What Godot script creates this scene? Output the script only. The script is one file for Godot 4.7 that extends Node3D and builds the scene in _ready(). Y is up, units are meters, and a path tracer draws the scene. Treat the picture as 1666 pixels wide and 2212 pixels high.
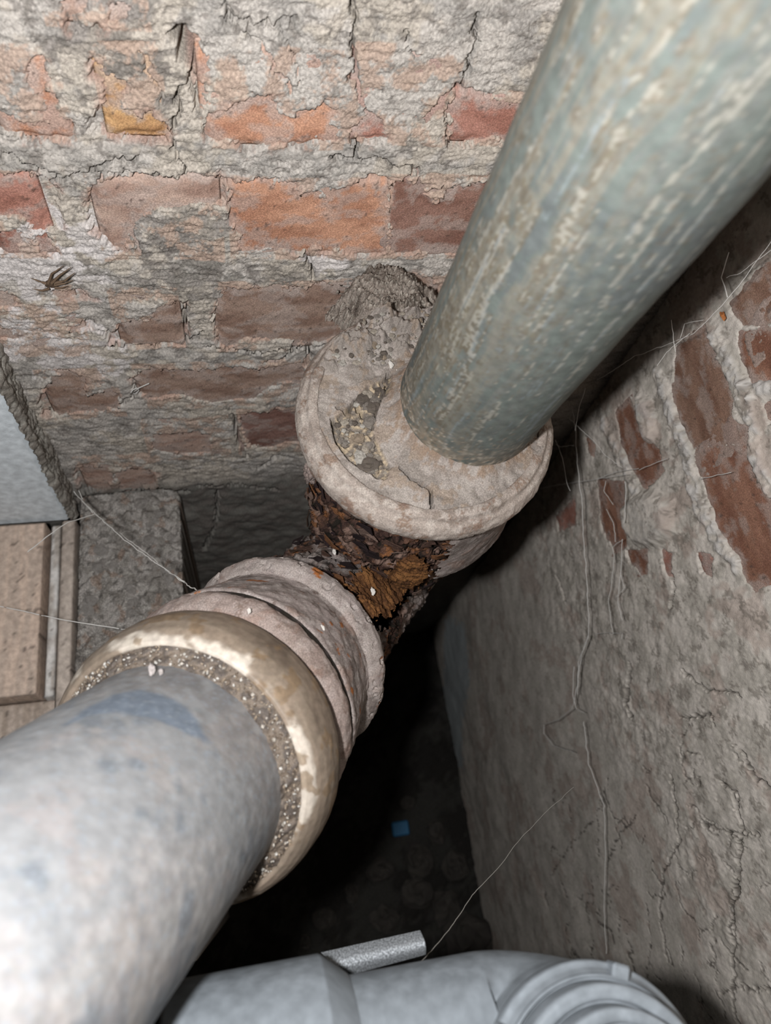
extends Node3D
# A corner of an old cellar, lit by the flash of a phone: brick walls under rough lime mortar, an iron
# branch junction rusted through, a fibre cement drainpipe from above, a dusty plastic pipe from the left.

const YC := 1.40          # height of the camera above the cellar floor
const ZB := -0.385        # the plane of the back wall
const XR := 0.365         # the plane of the right-hand wall
const HUB := Vector3(0.122, 0.0, -0.2455)     # the axis of the iron stack (heights relative to the camera)
var M := {}
var used := {}

# ------------------------------------------------------------------ small helpers
func c(r: float, g: float, b: float) -> Color:
	return Color(r / 255.0, g / 255.0, b / 255.0).srgb_to_linear()

func v2(a: Array) -> PackedVector2Array:
	var o := PackedVector2Array()
	for i in range(0, a.size(), 2):
		o.append(Vector2(a[i], a[i + 1]) * 0.0001)
	return o

func v3(a: Array) -> PackedVector3Array:
	var o := PackedVector3Array()
	for i in range(0, a.size(), 3):
		o.append(Vector3(a[i], a[i + 1], a[i + 2]) * 0.0001)
	return o

func nz(s: int, freq: float, oct := 4, kind := FastNoiseLite.TYPE_SIMPLEX_SMOOTH, frac := FastNoiseLite.FRACTAL_FBM) -> FastNoiseLite:
	var n := FastNoiseLite.new()
	n.seed = s
	n.frequency = freq
	n.noise_type = kind
	n.fractal_type = frac if oct > 1 else FastNoiseLite.FRACTAL_NONE
	n.fractal_octaves = oct
	return n

func ss(a: float, b: float, x: float) -> float:
	return smoothstep(a, b, x)

func numbered(called: String) -> String:
	var k: int = used.get(called, 0)
	used[called] = k + 1
	return called if k == 0 else "%s_%03d" % [called, k]

func tag(o: Node, label: String, category: String, group := "", kind := "") -> void:
	o.set_meta("label", label)
	if category:
		o.set_meta("category", category)
	if group:
		o.set_meta("group", group)
	if kind:
		o.set_meta("kind", kind)

func thing(called: String, label: String, category: String, group := "", kind := "") -> Node3D:
	var o := Node3D.new()
	o.name = numbered(called)
	add_child(o, true)
	tag(o, label, category, group, kind)
	return o

func part(called: String, m: Mesh, mt: Material, parent: Node, label := "") -> MeshInstance3D:
	var o := MeshInstance3D.new()
	o.mesh = m
	o.material_override = mt
	var k := 0
	for ch in parent.get_children():
		if ch.name == called or ch.name.begins_with(called + "_") and ch.name.trim_prefix(called + "_").is_valid_int():
			k += 1
	o.name = called if k == 0 else "%s_%03d" % [called, k]
	parent.add_child(o, true)
	if label:
		o.set_meta("label", label)
	return o

func single(called: String, m: Mesh, mt: Material, label: String, category: String, group := "", kind := "") -> MeshInstance3D:
	var o := MeshInstance3D.new()
	o.mesh = m
	o.material_override = mt
	o.name = numbered(called)
	add_child(o, true)
	tag(o, label, category, group, kind)
	return o

# ------------------------------------------------------------------ textures and materials
func tex(s: int, freq: float, oct: int, lo: float, hi: float, side := 1024, kind := FastNoiseLite.TYPE_SIMPLEX_SMOOTH, frac := FastNoiseLite.FRACTAL_FBM) -> NoiseTexture2D:
	var t := NoiseTexture2D.new()
	t.width = side
	t.height = side
	t.seamless = true
	t.generate_mipmaps = false
	t.noise = nz(s, freq, oct, kind, frac)
	var g := Gradient.new()
	g.set_color(0, Color(lo, lo, lo))
	g.set_color(1, Color(hi, hi, hi))
	t.color_ramp = g
	return t

func mat(called: String, rough: float, grain: Texture2D, scale: float, bump: Texture2D = null, cm := 0.0, spec := 0.3) -> StandardMaterial3D:
	var m := StandardMaterial3D.new()
	m.resource_name = called
	m.vertex_color_use_as_albedo = true
	m.roughness = rough
	m.metallic_specular = spec
	m.albedo_texture = grain
	m.uv1_triplanar = true
	m.uv1_scale = Vector3.ONE * scale
	m.uv1_triplanar_sharpness = 4.0
	if bump:
		m.heightmap_enabled = true
		m.heightmap_texture = bump
		m.heightmap_scale = cm
	M[called] = m
	return m

func plain(called: String, col: Color, rough: float, metal := 0.0, grain: Texture2D = null, scale := 8.0, bump: Texture2D = null, cm := 0.0) -> StandardMaterial3D:
	var m := mat(called, rough, grain, scale, bump, cm)
	m.vertex_color_use_as_albedo = false
	m.albedo_color = col.linear_to_srgb()
	m.metallic = metal
	return m

func make_materials() -> void:
	var fine := tex(1, 0.085, 5, 0.66, 1.0)
	var grit := tex(2, 0.11, 4, 0.5, 1.0)
	var soft := tex(3, 0.02, 5, 0.78, 1.0)
	var rough_b := tex(4, 0.06, 5, 0.0, 1.0)
	var fine_b := tex(5, 0.16, 4, 0.0, 1.0)
	mat("mortar", 0.95, fine, 5.0, fine_b, 0.035, 0.2)
	mat("brick", 0.92, fine, 7.0, fine_b, 0.03, 0.2)
	mat("render", 0.93, tex(6, 0.05, 5, 0.86, 1.0), 4.0, fine_b, 0.022, 0.2)
	mat("concrete", 0.95, grit, 5.0, fine_b, 0.05, 0.2)
	mat("fibre_cement", 0.72, soft, 6.0, fine_b, 0.008, 0.35)
	mat("dusty_plastic", 0.62, soft, 6.0, fine_b, 0.003, 0.4)
	mat("ivory_plastic", 0.6, soft, 9.0, fine_b, 0.002, 0.35)
	mat("grime", 0.6, grit, 14.0, fine_b, 0.04, 0.6)
	mat("painted_iron", 0.85, fine, 9.0, fine_b, 0.022, 0.3)
	mat("rust", 0.9, grit, 10.0, fine_b, 0.05, 0.25)
	mat("cement", 0.92, fine, 9.0, fine_b, 0.025, 0.25)
	mat("timber", 0.8, soft, 6.0, fine_b, 0.006, 0.3)
	mat("dirt", 0.95, grit, 4.0, fine_b, 0.08, 0.2)
	mat("stone", 0.9, grit, 20.0, fine_b, 0.05, 0.35)
	plain("grey_plastic", c(112, 117, 121), 0.42, 0.0, soft, 5.0, fine_b, 0.0015)
	plain("galvanised", c(186, 190, 193), 0.4, 0.4, tex(7, 0.07, 3, 0.35, 1.0, 512), 22.0, fine_b, 0.02)
	plain("silk", c(190, 186, 180), 0.8)
	plain("dark_silk", c(116, 112, 106), 0.8)
	plain("husk", c(112, 92, 74), 0.7, 0.0, fine, 30.0)
	plain("white_flake", c(186, 180, 172), 0.7, 0.0, soft, 30.0)
	plain("stone_chip", c(150, 142, 138), 0.8, 0.0, soft, 30.0)
	plain("orange_flake", c(190, 120, 70), 0.8, 0.0, fine, 30.0)
	plain("blue_scrap", c(52, 104, 140), 0.5, 0.0, soft, 20.0)
	plain("core", c(120, 112, 104), 0.95)

# ------------------------------------------------------------------ mesh builders
func grid(p: PackedVector3Array, col: PackedColorArray, nu: int, nv: int, wrap := false, keep := PackedByteArray()) -> ArrayMesh:
	# rows of nu points, nv rows; the face looks along du x dv
	var nrm := PackedVector3Array()
	nrm.resize(p.size())
	for j in nv:
		var j0 := maxi(j - 1, 0) * nu
		var j1 := mini(j + 1, nv - 1) * nu
		var jj := j * nu
		for i in nu:
			var a := i - 1
			var b := i + 1
			if a < 0:
				a = nu - 2 if wrap else 0
			if b >= nu:
				b = 1 if wrap else nu - 1
			nrm[jj + i] = (p[jj + b] - p[jj + a]).cross(p[j1 + i] - p[j0 + i]).normalized()
	var idx := PackedInt32Array()
	idx.resize((nu - 1) * (nv - 1) * 6)
	var k := 0
	var masked := keep.size() > 0
	for j in nv - 1:
		for i in nu - 1:
			var q := j * nu + i
			if masked and (keep[q] == 0 or keep[q + 1] == 0 or keep[q + nu] == 0 or keep[q + nu + 1] == 0):
				continue
			idx[k] = q
			idx[k + 1] = q + nu + 1
			idx[k + 2] = q + 1
			idx[k + 3] = q
			idx[k + 4] = q + nu
			idx[k + 5] = q + nu + 1
			k += 6
	idx.resize(k)
	var arr := []
	arr.resize(Mesh.ARRAY_MAX)
	arr[Mesh.ARRAY_VERTEX] = p
	arr[Mesh.ARRAY_NORMAL] = nrm
	arr[Mesh.ARRAY_COLOR] = col
	arr[Mesh.ARRAY_INDEX] = idx
	var m := ArrayMesh.new()
	m.add_surface_from_arrays(Mesh.PRIMITIVE_TRIANGLES, arr, [], {}, 0)
	return m

func frame_of(a: Vector3) -> Array:
	var ref := Vector3.RIGHT if absf(a.x) < 0.9 else Vector3.BACK
	var e1 := ref.cross(a).normalized()
	return [e1, a.cross(e1)]

func samp(prof: Array, step: float) -> PackedVector2Array:
	var o := PackedVector2Array()
	for k in prof.size() - 1:
		var a: Vector2 = prof[k]
		var b: Vector2 = prof[k + 1]
		var n := maxi(1, int(ceil(a.distance_to(b) / step)))
		for i in n:
			o.append(a.lerp(b, float(i) / n))
	o.append(prof[-1])
	return o

# prof: (distance along the axis, radius), from outside bottom over the top to the inside
func lathe(C: Vector3, axis: Vector3, prof: PackedVector2Array, nseg: int, disp: Callable, colf: Callable, mask = null, th0 := -PI, th1 := PI) -> ArrayMesh:
	var a := axis.normalized()
	var f := frame_of(a)
	var e1: Vector3 = f[0]
	var e2: Vector3 = f[1]
	var nu := nseg + 1
	var nv := prof.size()
	var wrap := th1 - th0 > TAU - 0.001
	var p := PackedVector3Array()
	p.resize(nu * nv)
	var col := PackedColorArray()
	col.resize(nu * nv)
	var keep := PackedByteArray()
	if mask != null:
		keep.resize(nu * nv)
	for j in nv:
		var q := prof[j]
		var tt := (prof[mini(j + 1, nv - 1)] - prof[maxi(j - 1, 0)]).normalized()
		for i in nu:
			var th := th0 + (th1 - th0) * i / nseg
			if wrap and i == nseg:
				th = th0
			var rad := e1 * cos(th) + e2 * sin(th)
			var pos := C + a * q.x + rad * q.y
			var d: float = disp.call(th, q.x, pos)
			pos += (rad * tt.x - a * tt.y) * d
			p[j * nu + i] = pos
			col[j * nu + i] = colf.call(th, q.x, pos)
			if mask != null:
				keep[j * nu + i] = 1 if mask.call(th, q.x, pos) else 0
	return grid(p, col, nu, nv, wrap, keep)

func poly_sd(q: Vector2, poly: PackedVector2Array) -> float:
	var n := poly.size()
	var best := 1e9
	var inside := false
	var a := poly[n - 1]
	for k in n:
		var b := poly[k]
		var ab := b - a
		var t := clampf((q - a).dot(ab) / maxf(ab.length_squared(), 1e-12), 0.0, 1.0)
		best = minf(best, (q - a - ab * t).length_squared())
		if (a.y > q.y) != (b.y > q.y) and q.x < a.x + (q.y - a.y) / (b.y - a.y) * ab.x:
			inside = not inside
		a = b
	return -sqrt(best) if inside else sqrt(best)

func line_d(q: Vector2, line: PackedVector2Array) -> float:
	var best := 1e9
	for k in line.size() - 1:
		var ab := line[k + 1] - line[k]
		var t := clampf((q - line[k]).dot(ab) / maxf(ab.length_squared(), 1e-12), 0.0, 1.0)
		best = minf(best, (q - line[k] - ab * t).length_squared())
	return sqrt(best)

func bbox(poly: PackedVector2Array, margin: float) -> Rect2:
	var r := Rect2(poly[0], Vector2.ZERO)
	for q in poly:
		r = r.expand(q)
	return r.grow(margin)

func poly_fill(out: PackedFloat32Array, xs: PackedFloat32Array, ys: PackedFloat32Array, poly: PackedVector2Array, margin: float) -> void:
	var r := bbox(poly, margin)
	var i0 := xs.bsearch(r.position.x)
	var i1 := xs.bsearch(r.end.x)
	var j0 := ys.bsearch(r.position.y)
	var j1 := ys.bsearch(r.end.y)
	var nu := xs.size()
	for j in range(j0, mini(j1, ys.size())):
		for i in range(i0, mini(i1, nu)):
			var k := j * nu + i
			out[k] = minf(out[k], poly_sd(Vector2(xs[i], ys[j]), poly))

func crack_fill(out: PackedFloat32Array, xs: PackedFloat32Array, ys: PackedFloat32Array, line: PackedVector2Array, width: float, depth: float, jit: FastNoiseLite) -> void:
	var nu := xs.size()
	for s in line.size() - 1:
		var r := bbox(PackedVector2Array([line[s], line[s + 1]]), width * 2.0 + 0.004)
		var i0 := xs.bsearch(r.position.x)
		var i1 := xs.bsearch(r.end.x)
		var j0 := ys.bsearch(r.position.y)
		var j1 := ys.bsearch(r.end.y)
		var ab := line[s + 1] - line[s]
		var l2 := maxf(ab.length_squared(), 1e-12)
		for j in range(j0, mini(j1, ys.size())):
			for i in range(i0, mini(i1, nu)):
				var q := Vector2(xs[i], ys[j])
				var w := q + Vector2(jit.get_noise_2d(q.x, q.y), jit.get_noise_2d(q.y + 7.0, q.x)) * 0.004
				var t := clampf((w - line[s]).dot(ab) / l2, 0.0, 1.0)
				var d := (w - line[s] - ab * t).length()
				var e := depth * (1.0 - ss(width * 0.35, width * 0.75, d))
				var k := j * nu + i
				if e > out[k]:
					out[k] = e

func spans(list: Array) -> PackedFloat32Array:
	# [[from, to, step], ...] one after the other
	var o := PackedFloat32Array()
	for s in list:
		var n := maxi(1, int(round(absf(s[1] - s[0]) / s[2])))
		for k in n:
			o.append(lerpf(s[0], s[1], float(k) / n))
	o.append(list[-1][1])
	return o

func box_mesh(lo: Vector3, hi: Vector3, bev := 0.002) -> ArrayMesh:
	# a box with chamfered edges
	var st := SurfaceTool.new()
	st.begin(Mesh.PRIMITIVE_TRIANGLES)
	st.set_smooth_group(-1)
	st.set_color(Color.WHITE)
	var mid := (lo + hi) * 0.5
	var h := (hi - lo) * 0.5
	bev = minf(bev, minf(h.x, minf(h.y, h.z)) * 0.6)
	var faces := []
	for ax in 3:
		for sg in [-1.0, 1.0]:
			var u := (ax + 1) % 3
			var w := (ax + 2) % 3
			var f := []
			for q in [[-1, -1], [1, -1], [1, 1], [-1, 1]]:
				var v := Vector3.ZERO
				v[ax] = sg * h[ax]
				v[u] = q[0] * (h[u] - bev)
				v[w] = q[1] * (h[w] - bev)
				f.append(v)
			faces.append(f)
			for sg2 in [-1.0, 1.0]:            # edge between ax and u
				var g := []
				for q in [[0, -1], [0, 1], [1, 1], [1, -1]]:
					var v := Vector3.ZERO
					v[ax] = sg * (h[ax] if q[0] == 0 else h[ax] - bev)
					v[u] = sg2 * (h[u] - bev if q[0] == 0 else h[u])
					v[w] = q[1] * (h[w] - bev)
					g.append(v)
				faces.append(g)
	for sx in [-1.0, 1.0]:
		for sy in [-1.0, 1.0]:
			for sz in [-1.0, 1.0]:
				faces.append([Vector3(sx * h.x, sy * (h.y - bev), sz * (h.z - bev)), Vector3(sx * (h.x - bev), sy * h.y, sz * (h.z - bev)), Vector3(sx * (h.x - bev), sy * (h.y - bev), sz * h.z)])
	for f in faces:
		var n: Vector3 = (f[1] - f[0]).cross(f[2] - f[0])
		var ctr := Vector3.ZERO
		for v in f:
			ctr += v
		if n.dot(ctr) > 0.0:
			f.reverse()
		for k in range(1, f.size() - 1):
			for v in [f[0], f[k], f[k + 1]]:
				st.add_vertex(v + mid)
	st.generate_normals()
	return st.commit()

func blob(at: Vector3, size: Vector3, s: int, rough: float, seg := 10, cola := Color.WHITE, colb := Color.WHITE, turn := Basis()) -> ArrayMesh:
	# an uneven lump of stone or mortar
	var rings := seg
	var n1 := nz(s, 1.1, 3)
	var n2 := nz(s + 1, 2.6, 2)
	var nu := seg + 1
	var p := PackedVector3Array()
	var col := PackedColorArray()
	for j in rings + 1:
		var ph := -1.5 + 3.0 * j / rings
		for i in nu:
			var th := TAU * (i % seg) / seg
			var d := Vector3(cos(ph) * sin(th), sin(ph), cos(ph) * cos(th))
			var r := 1.0 + rough * n1.get_noise_3dv(d * 1.2 + Vector3(s % 17, 0, 0)) + rough * 0.4 * n2.get_noise_3dv(d * 2.0)
			p.append(at + turn * (d * r * size))
			col.append(cola.lerp(colb, clampf(0.5 + n1.get_noise_3dv(d * 2.0 + Vector3(5, s % 13, 0)), 0, 1)))
	if seg > 24:
		return grid(p, col, nu, rings + 1, true)
	var st := SurfaceTool.new()        # broken faces
	st.begin(Mesh.PRIMITIVE_TRIANGLES)
	st.set_smooth_group(-1)
	for j in rings:
		for i in seg:
			for q in [j * nu + i, (j + 1) * nu + i + 1, j * nu + i + 1, j * nu + i, (j + 1) * nu + i, (j + 1) * nu + i + 1]:
				st.set_color(col[q])
				st.add_vertex(p[q])
	for j in [0, rings]:
		for i in range(1, seg - 1):
			for q in ([j * nu, j * nu + i, j * nu + i + 1] if j == 0 else [j * nu, j * nu + i + 1, j * nu + i]):
				st.set_color(col[q])
				st.add_vertex(p[q])
	st.generate_normals()
	return st.commit()

func tube(st: SurfaceTool, pts: PackedVector3Array, r: float, sides := 5, taper := false) -> void:
	var rings := []
	for k in pts.size():
		var t := (pts[mini(k + 1, pts.size() - 1)] - pts[maxi(k - 1, 0)]).normalized()
		var f := frame_of(t)
		var e1: Vector3 = f[0]
		var e2: Vector3 = f[1]
		var rr := r * (1.0 - 0.85 * k / (pts.size() - 1)) if taper else r
		var ring := []
		for q in sides:
			ring.append(pts[k] + (e1 * cos(TAU * q / sides) + e2 * sin(TAU * q / sides)) * rr)
		rings.append(ring)
	for k in rings.size() - 1:
		for q in sides:
			var q1 := (q + 1) % sides
			for v in [rings[k][q], rings[k + 1][q1], rings[k][q1], rings[k][q], rings[k + 1][q], rings[k + 1][q1]]:
				st.add_vertex(v)

func wiggle(pts: PackedVector3Array, amp: float, s: int, step := 0.004) -> PackedVector3Array:
	var o := PackedVector3Array()
	var n := nz(s, 60.0, 3)
	for k in pts.size() - 1:
		var m := maxi(1, int(pts[k].distance_to(pts[k + 1]) / step))
		for i in m:
			var q := pts[k].lerp(pts[k + 1], float(i) / m)
			o.append(q + Vector3(n.get_noise_3dv(q), n.get_noise_3dv(q + Vector3(3, 0, 0)), n.get_noise_3dv(q + Vector3(0, 5, 0))) * amp)
	o.append(pts[-1])
	return o

func new_st() -> SurfaceTool:
	var st := SurfaceTool.new()
	st.begin(Mesh.PRIMITIVE_TRIANGLES)
	st.set_color(Color.WHITE)
	return st

func done(st: SurfaceTool) -> ArrayMesh:
	st.generate_normals()
	return st.commit()

# ------------------------------------------------------------------ the scene
func _ready() -> void:
	# camera: a phone held in the corner, looking steeply down
	var cam := Camera3D.new()
	cam.name = "camera"
	cam.transform = Transform3D(Basis(Vector3(0.978608, 0.146377, 0.144572), Vector3(0.068503, 0.430782, -0.899852), Vector3(-0.193997, 0.890506, 0.411540)).orthonormalized(), Vector3(0, YC, 0))
	cam.keep_aspect = Camera3D.KEEP_HEIGHT
	cam.fov = 69.3083
	var lens := CameraAttributesPhysical.new()
	lens.frustum_focal_length = 17.36
	lens.frustum_focus_distance = 0.50
	lens.exposure_aperture = 5.2
	cam.attributes = lens
	cam.near = 0.02
	cam.far = 20.0
	add_child(cam)
	cam.current = true
	var we := WorldEnvironment.new()
	we.name = "environment"
	var env := Environment.new()
	env.background_mode = Environment.BG_COLOR
	env.background_color = Color(0.10, 0.105, 0.11)
	env.background_energy_multiplier = 0.04
	env.tonemap_mode = Environment.TONE_MAPPER_LINEAR
	env.tonemap_exposure = 1.0
	env.sdfgi_enabled = true
	env.ssao_enabled = true
	env.ssil_enabled = true
	we.environment = env
	add_child(we)
	# the phone's flash, up and to the left of its lens
	var flash := OmniLight3D.new()
	flash.name = "flash"
	flash.position = Vector3(-0.0477, YC + -0.0083, -0.0143)
	flash.light_color = Color(0.985, 0.99, 1.0)
	flash.light_energy = 0.44
	flash.light_size = 0.0012
	flash.omni_range = 8.0
	flash.omni_attenuation = 2.0
	flash.shadow_enabled = true
	add_child(flash)
	make_materials()
	back_wall()
	right_wall()
	ground()
	left_carpentry()
	upper_pipe()
	junction()
	lower_pipe()
	grey_pipe()
	details()
	cobwebs()
	for o in find_children("*", "GeometryInstance3D", true, false):
		o.cast_shadow = GeometryInstance3D.SHADOW_CASTING_SETTING_ON

const BRICKS := [[204, 154, 126], [184, 134, 118], [168, 142, 126], [152, 118, 107], [212, 170, 122], [194, 166, 150], [156, 120, 106], [160, 118, 98], [154, 122, 104]]

func brick_mesh(lo: Vector2, hi: Vector2, face: Callable, kind: int, s: int, step: float, bare: Array) -> ArrayMesh:
	# face(u, v, out) -> point in the wall; the rim of the grid is pushed back so that the brick is a block
	var nu := int((hi.x - lo.x) / step) + 3
	var nv := int((hi.y - lo.y) / step) + 3
	var n1 := nz(s, 40.0, 4)
	var n2 := nz(s + 3, 160.0, 3)
	var n3 := nz(s + 5, 22.0, 4)
	var base: Array = BRICKS[kind]
	var col0 := c(base[0], base[1], base[2])
	var col1 := c(base[0] * 0.80, base[1] * 0.74, base[2] * 0.72)
	var film := c(188, 172, 162)
	var p := PackedVector3Array()
	var col := PackedColorArray()
	for j in nv:
		for i in nu:
			var u := lo.x + (hi.x - lo.x) * clampf((i - 1.0) / (nu - 3), 0, 1)
			var v := lo.y + (hi.y - lo.y) * clampf((j - 1.0) / (nv - 3), 0, 1)
			var rim := i == 0 or j == 0 or i == nu - 1 or j == nv - 1
			var a := n1.get_noise_2d(u, v)
			var b := n2.get_noise_2d(u, v)
			var edge := minf(minf(u - lo.x, hi.x - u), minf(v - lo.y, hi.y - v))
			var h := a * 0.0008 + b * 0.0004 - 0.003 * (1.0 - ss(0.0, 0.006, edge + a * 0.004))
			p.append(face.call(u, v, -0.032 if rim else h))
			var w := n3.get_noise_2d(u * 0.6, v * 1.8)
			var k := col0.lerp(col1, clampf(ss(-0.3, 0.35, w) * 0.7 + b * 0.22, 0, 1))
			k = k.lerp(film, 0.45 * ss(0.06, 0.30, n3.get_noise_2d(v * 2.0 + 3.0, u * 0.9) + b * 0.25 + a * 0.15))
			var rim_d := 1.0
			for poly in bare:
				rim_d = minf(rim_d, poly_sd(Vector2(u, v), poly))
			k = k.lerp(film, 0.55 * ss(-0.0055, 0.0005, rim_d + 0.010 * a + 0.006 * b))     # lime smeared over from the joints
			k = k.lerp(c(82, 66, 58), 0.7 * ss(0.50, 0.62, b + 0.25 * a))
			col.append(k)
	return grid(p, col, nu, nv)

func brick_set() -> Array:
	# [lower left and upper right corner of the brick, colour, the bare patches of its face]
	return [
		[v2([-749,11906,-255,11574]), 5, [v2([-642,11737,-548,11743,-586,11580,-648,11570]), v2([-523,11608,-372,11674,-384,11625,-542,11562])]],
		[v2([-1135,11481,-746,10925]), 0, [v2([-1124,11099,-1043,11061,-951,11009,-834,11050,-750,11053,-748,10973,-789,10930,-1006,10935,-1162,10973]), v2([-870,11367,-823,11422,-820,11345,-816,11244,-798,11153,-833,11132,-867,11203,-891,11241])]],
		[v2([-582,11524,-228,10951]), 4, [v2([-664,11039,-617,11119,-556,11190,-502,11297,-452,11287,-472,11166,-423,11127,-395,11066,-328,11103,-250,11077,-238,11005,-271,10953,-536,10956,-666,10990]), v2([-590,11400,-549,11412,-556,11328,-590,11316])]],
		[v2([-61,11534,770,10917]), 0, [v2([-40,11012,-21,11100,114,11163,230,11251,318,11255,345,11143,476,11134,628,11240,681,11171,694,11016,577,10987,560,10949,374,10943,266,10921,212,10894,106,10956,-23,10991]), v2([-61,11481,-15,11471,-1,11435,-42,11358,-33,11212,-66,11113,-68,11304])]],
		[v2([769,11587,1377,10968]), 1, [v2([824,11011,869,11105,918,11151,986,11118,1023,11018,928,10967])]],
		[v2([1339,11347,2309,10978]), 1, [v2([1370,11286,1376,11343,1510,11307,1601,11282,1723,11258,1894,11265,1975,11034,1764,11027,1675,11024,1536,10987,1439,10957,1387,11139])]],
		[v2([-1403,10735,-1025,10040]), 1, [v2([-1268,10698,-1173,10684,-1097,10734,-1021,10688,-943,10640,-924,10521,-965,10340,-1019,10264,-1119,10301,-1203,10393,-1356,10409]), v2([-1139,10225,-1051,10245,-1070,10106,-1160,10086]), v2([-1389,10299,-1266,10263,-1309,10106,-1454,10086])]],
		[v2([-758,10720,26,10020]), 5, [v2([-761,10576,-718,10594,-636,10680,-444,10727,14,10712,56,10661,43,10519,-197,10497,-429,10439,-539,10363,-588,10228,-642,10127,-699,10167,-791,10285,-799,10416])]],
		[v2([67,10726,1182,10035]), 0, [v2([73,10672,265,10700,436,10670,527,10582,677,10566,789,10659,961,10716,1076,10708,1171,10084,710,10106,643,10149,533,10085,388,10149,152,10106,125,10272,71,10427])]],
		[v2([1079,10772,2178,10032]), 6, [v2([1089,10701,1212,10747,1302,10596,1420,10560,1557,10657,1753,10752,1905,10774,2125,10084,1556,10084,1185,10084])]],
		[v2([-1717,9792,-1024,9006]), 5, [v2([-1558,9745,-1394,9696,-1443,9627,-1621,9534]), v2([-1173,9739,-934,9712,-917,9641,-1139,9621]), v2([-1138,9344,-1074,9342,-1107,9263,-1153,9276]), v2([-1037,9394,-974,9381,-993,9335,-1058,9337]), v2([-1651,9436,-1588,9358,-1540,9224,-1727,9188])]],
		[v2([-811,9776,-318,9065]), 2, [v2([-904,9284,-700,9410,-534,9406,-468,9533,-345,9606,-275,9579,-319,9094,-675,9125,-878,9144])]],
		[v2([-80,9827,1172,9005]), 2, [v2([-48,9575,59,9721,260,9752,531,9729,734,9775,986,9708,1066,9630,1062,9362,948,9194,744,9113,555,9120,256,9189,-2,9082,-86,9201,-93,9394])]],
		[v2([1076,9911,1821,9153]), 2, [v2([1253,9828,1530,9874,1701,9512,1444,9352,1338,9573])]],
		[v2([-1525,8845,-916,8111]), 2, [v2([-1605,8367,-1509,8564,-1382,8719,-1165,8739,-1182,8476,-991,8498,-926,8390,-976,8250,-1268,8235,-1604,8180]), v2([-1326,8810,-1162,8751,-1298,8617])]],
		[v2([-784,8887,693,8204]), 2, [v2([-788,8718,-611,8804,-282,8755,-54,8776,254,8760,626,8807,658,8570,414,8549,190,8350,-118,8298,-316,8334,-388,8424,-588,8381,-772,8449])]],
		[v2([-827,8065,-35,7270]), 5, [v2([-704,7757,-443,7817,-214,7729,-257,7406,-570,7412,-774,7541])]],
		[v2([41,8174,864,7337]), 3, [v2([71,8056,250,8097,682,8088,801,7574,524,7510,293,7442,155,7483,93,7727])]],
		[v2([-1534,7451,-813,6599]), 5, [v2([-1562,7225,-1383,7251,-1246,7169,-1289,6793,-1604,6709]), v2([-1177,7132,-959,7154,-802,7037,-824,6784,-1209,6718])]],
	]

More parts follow.
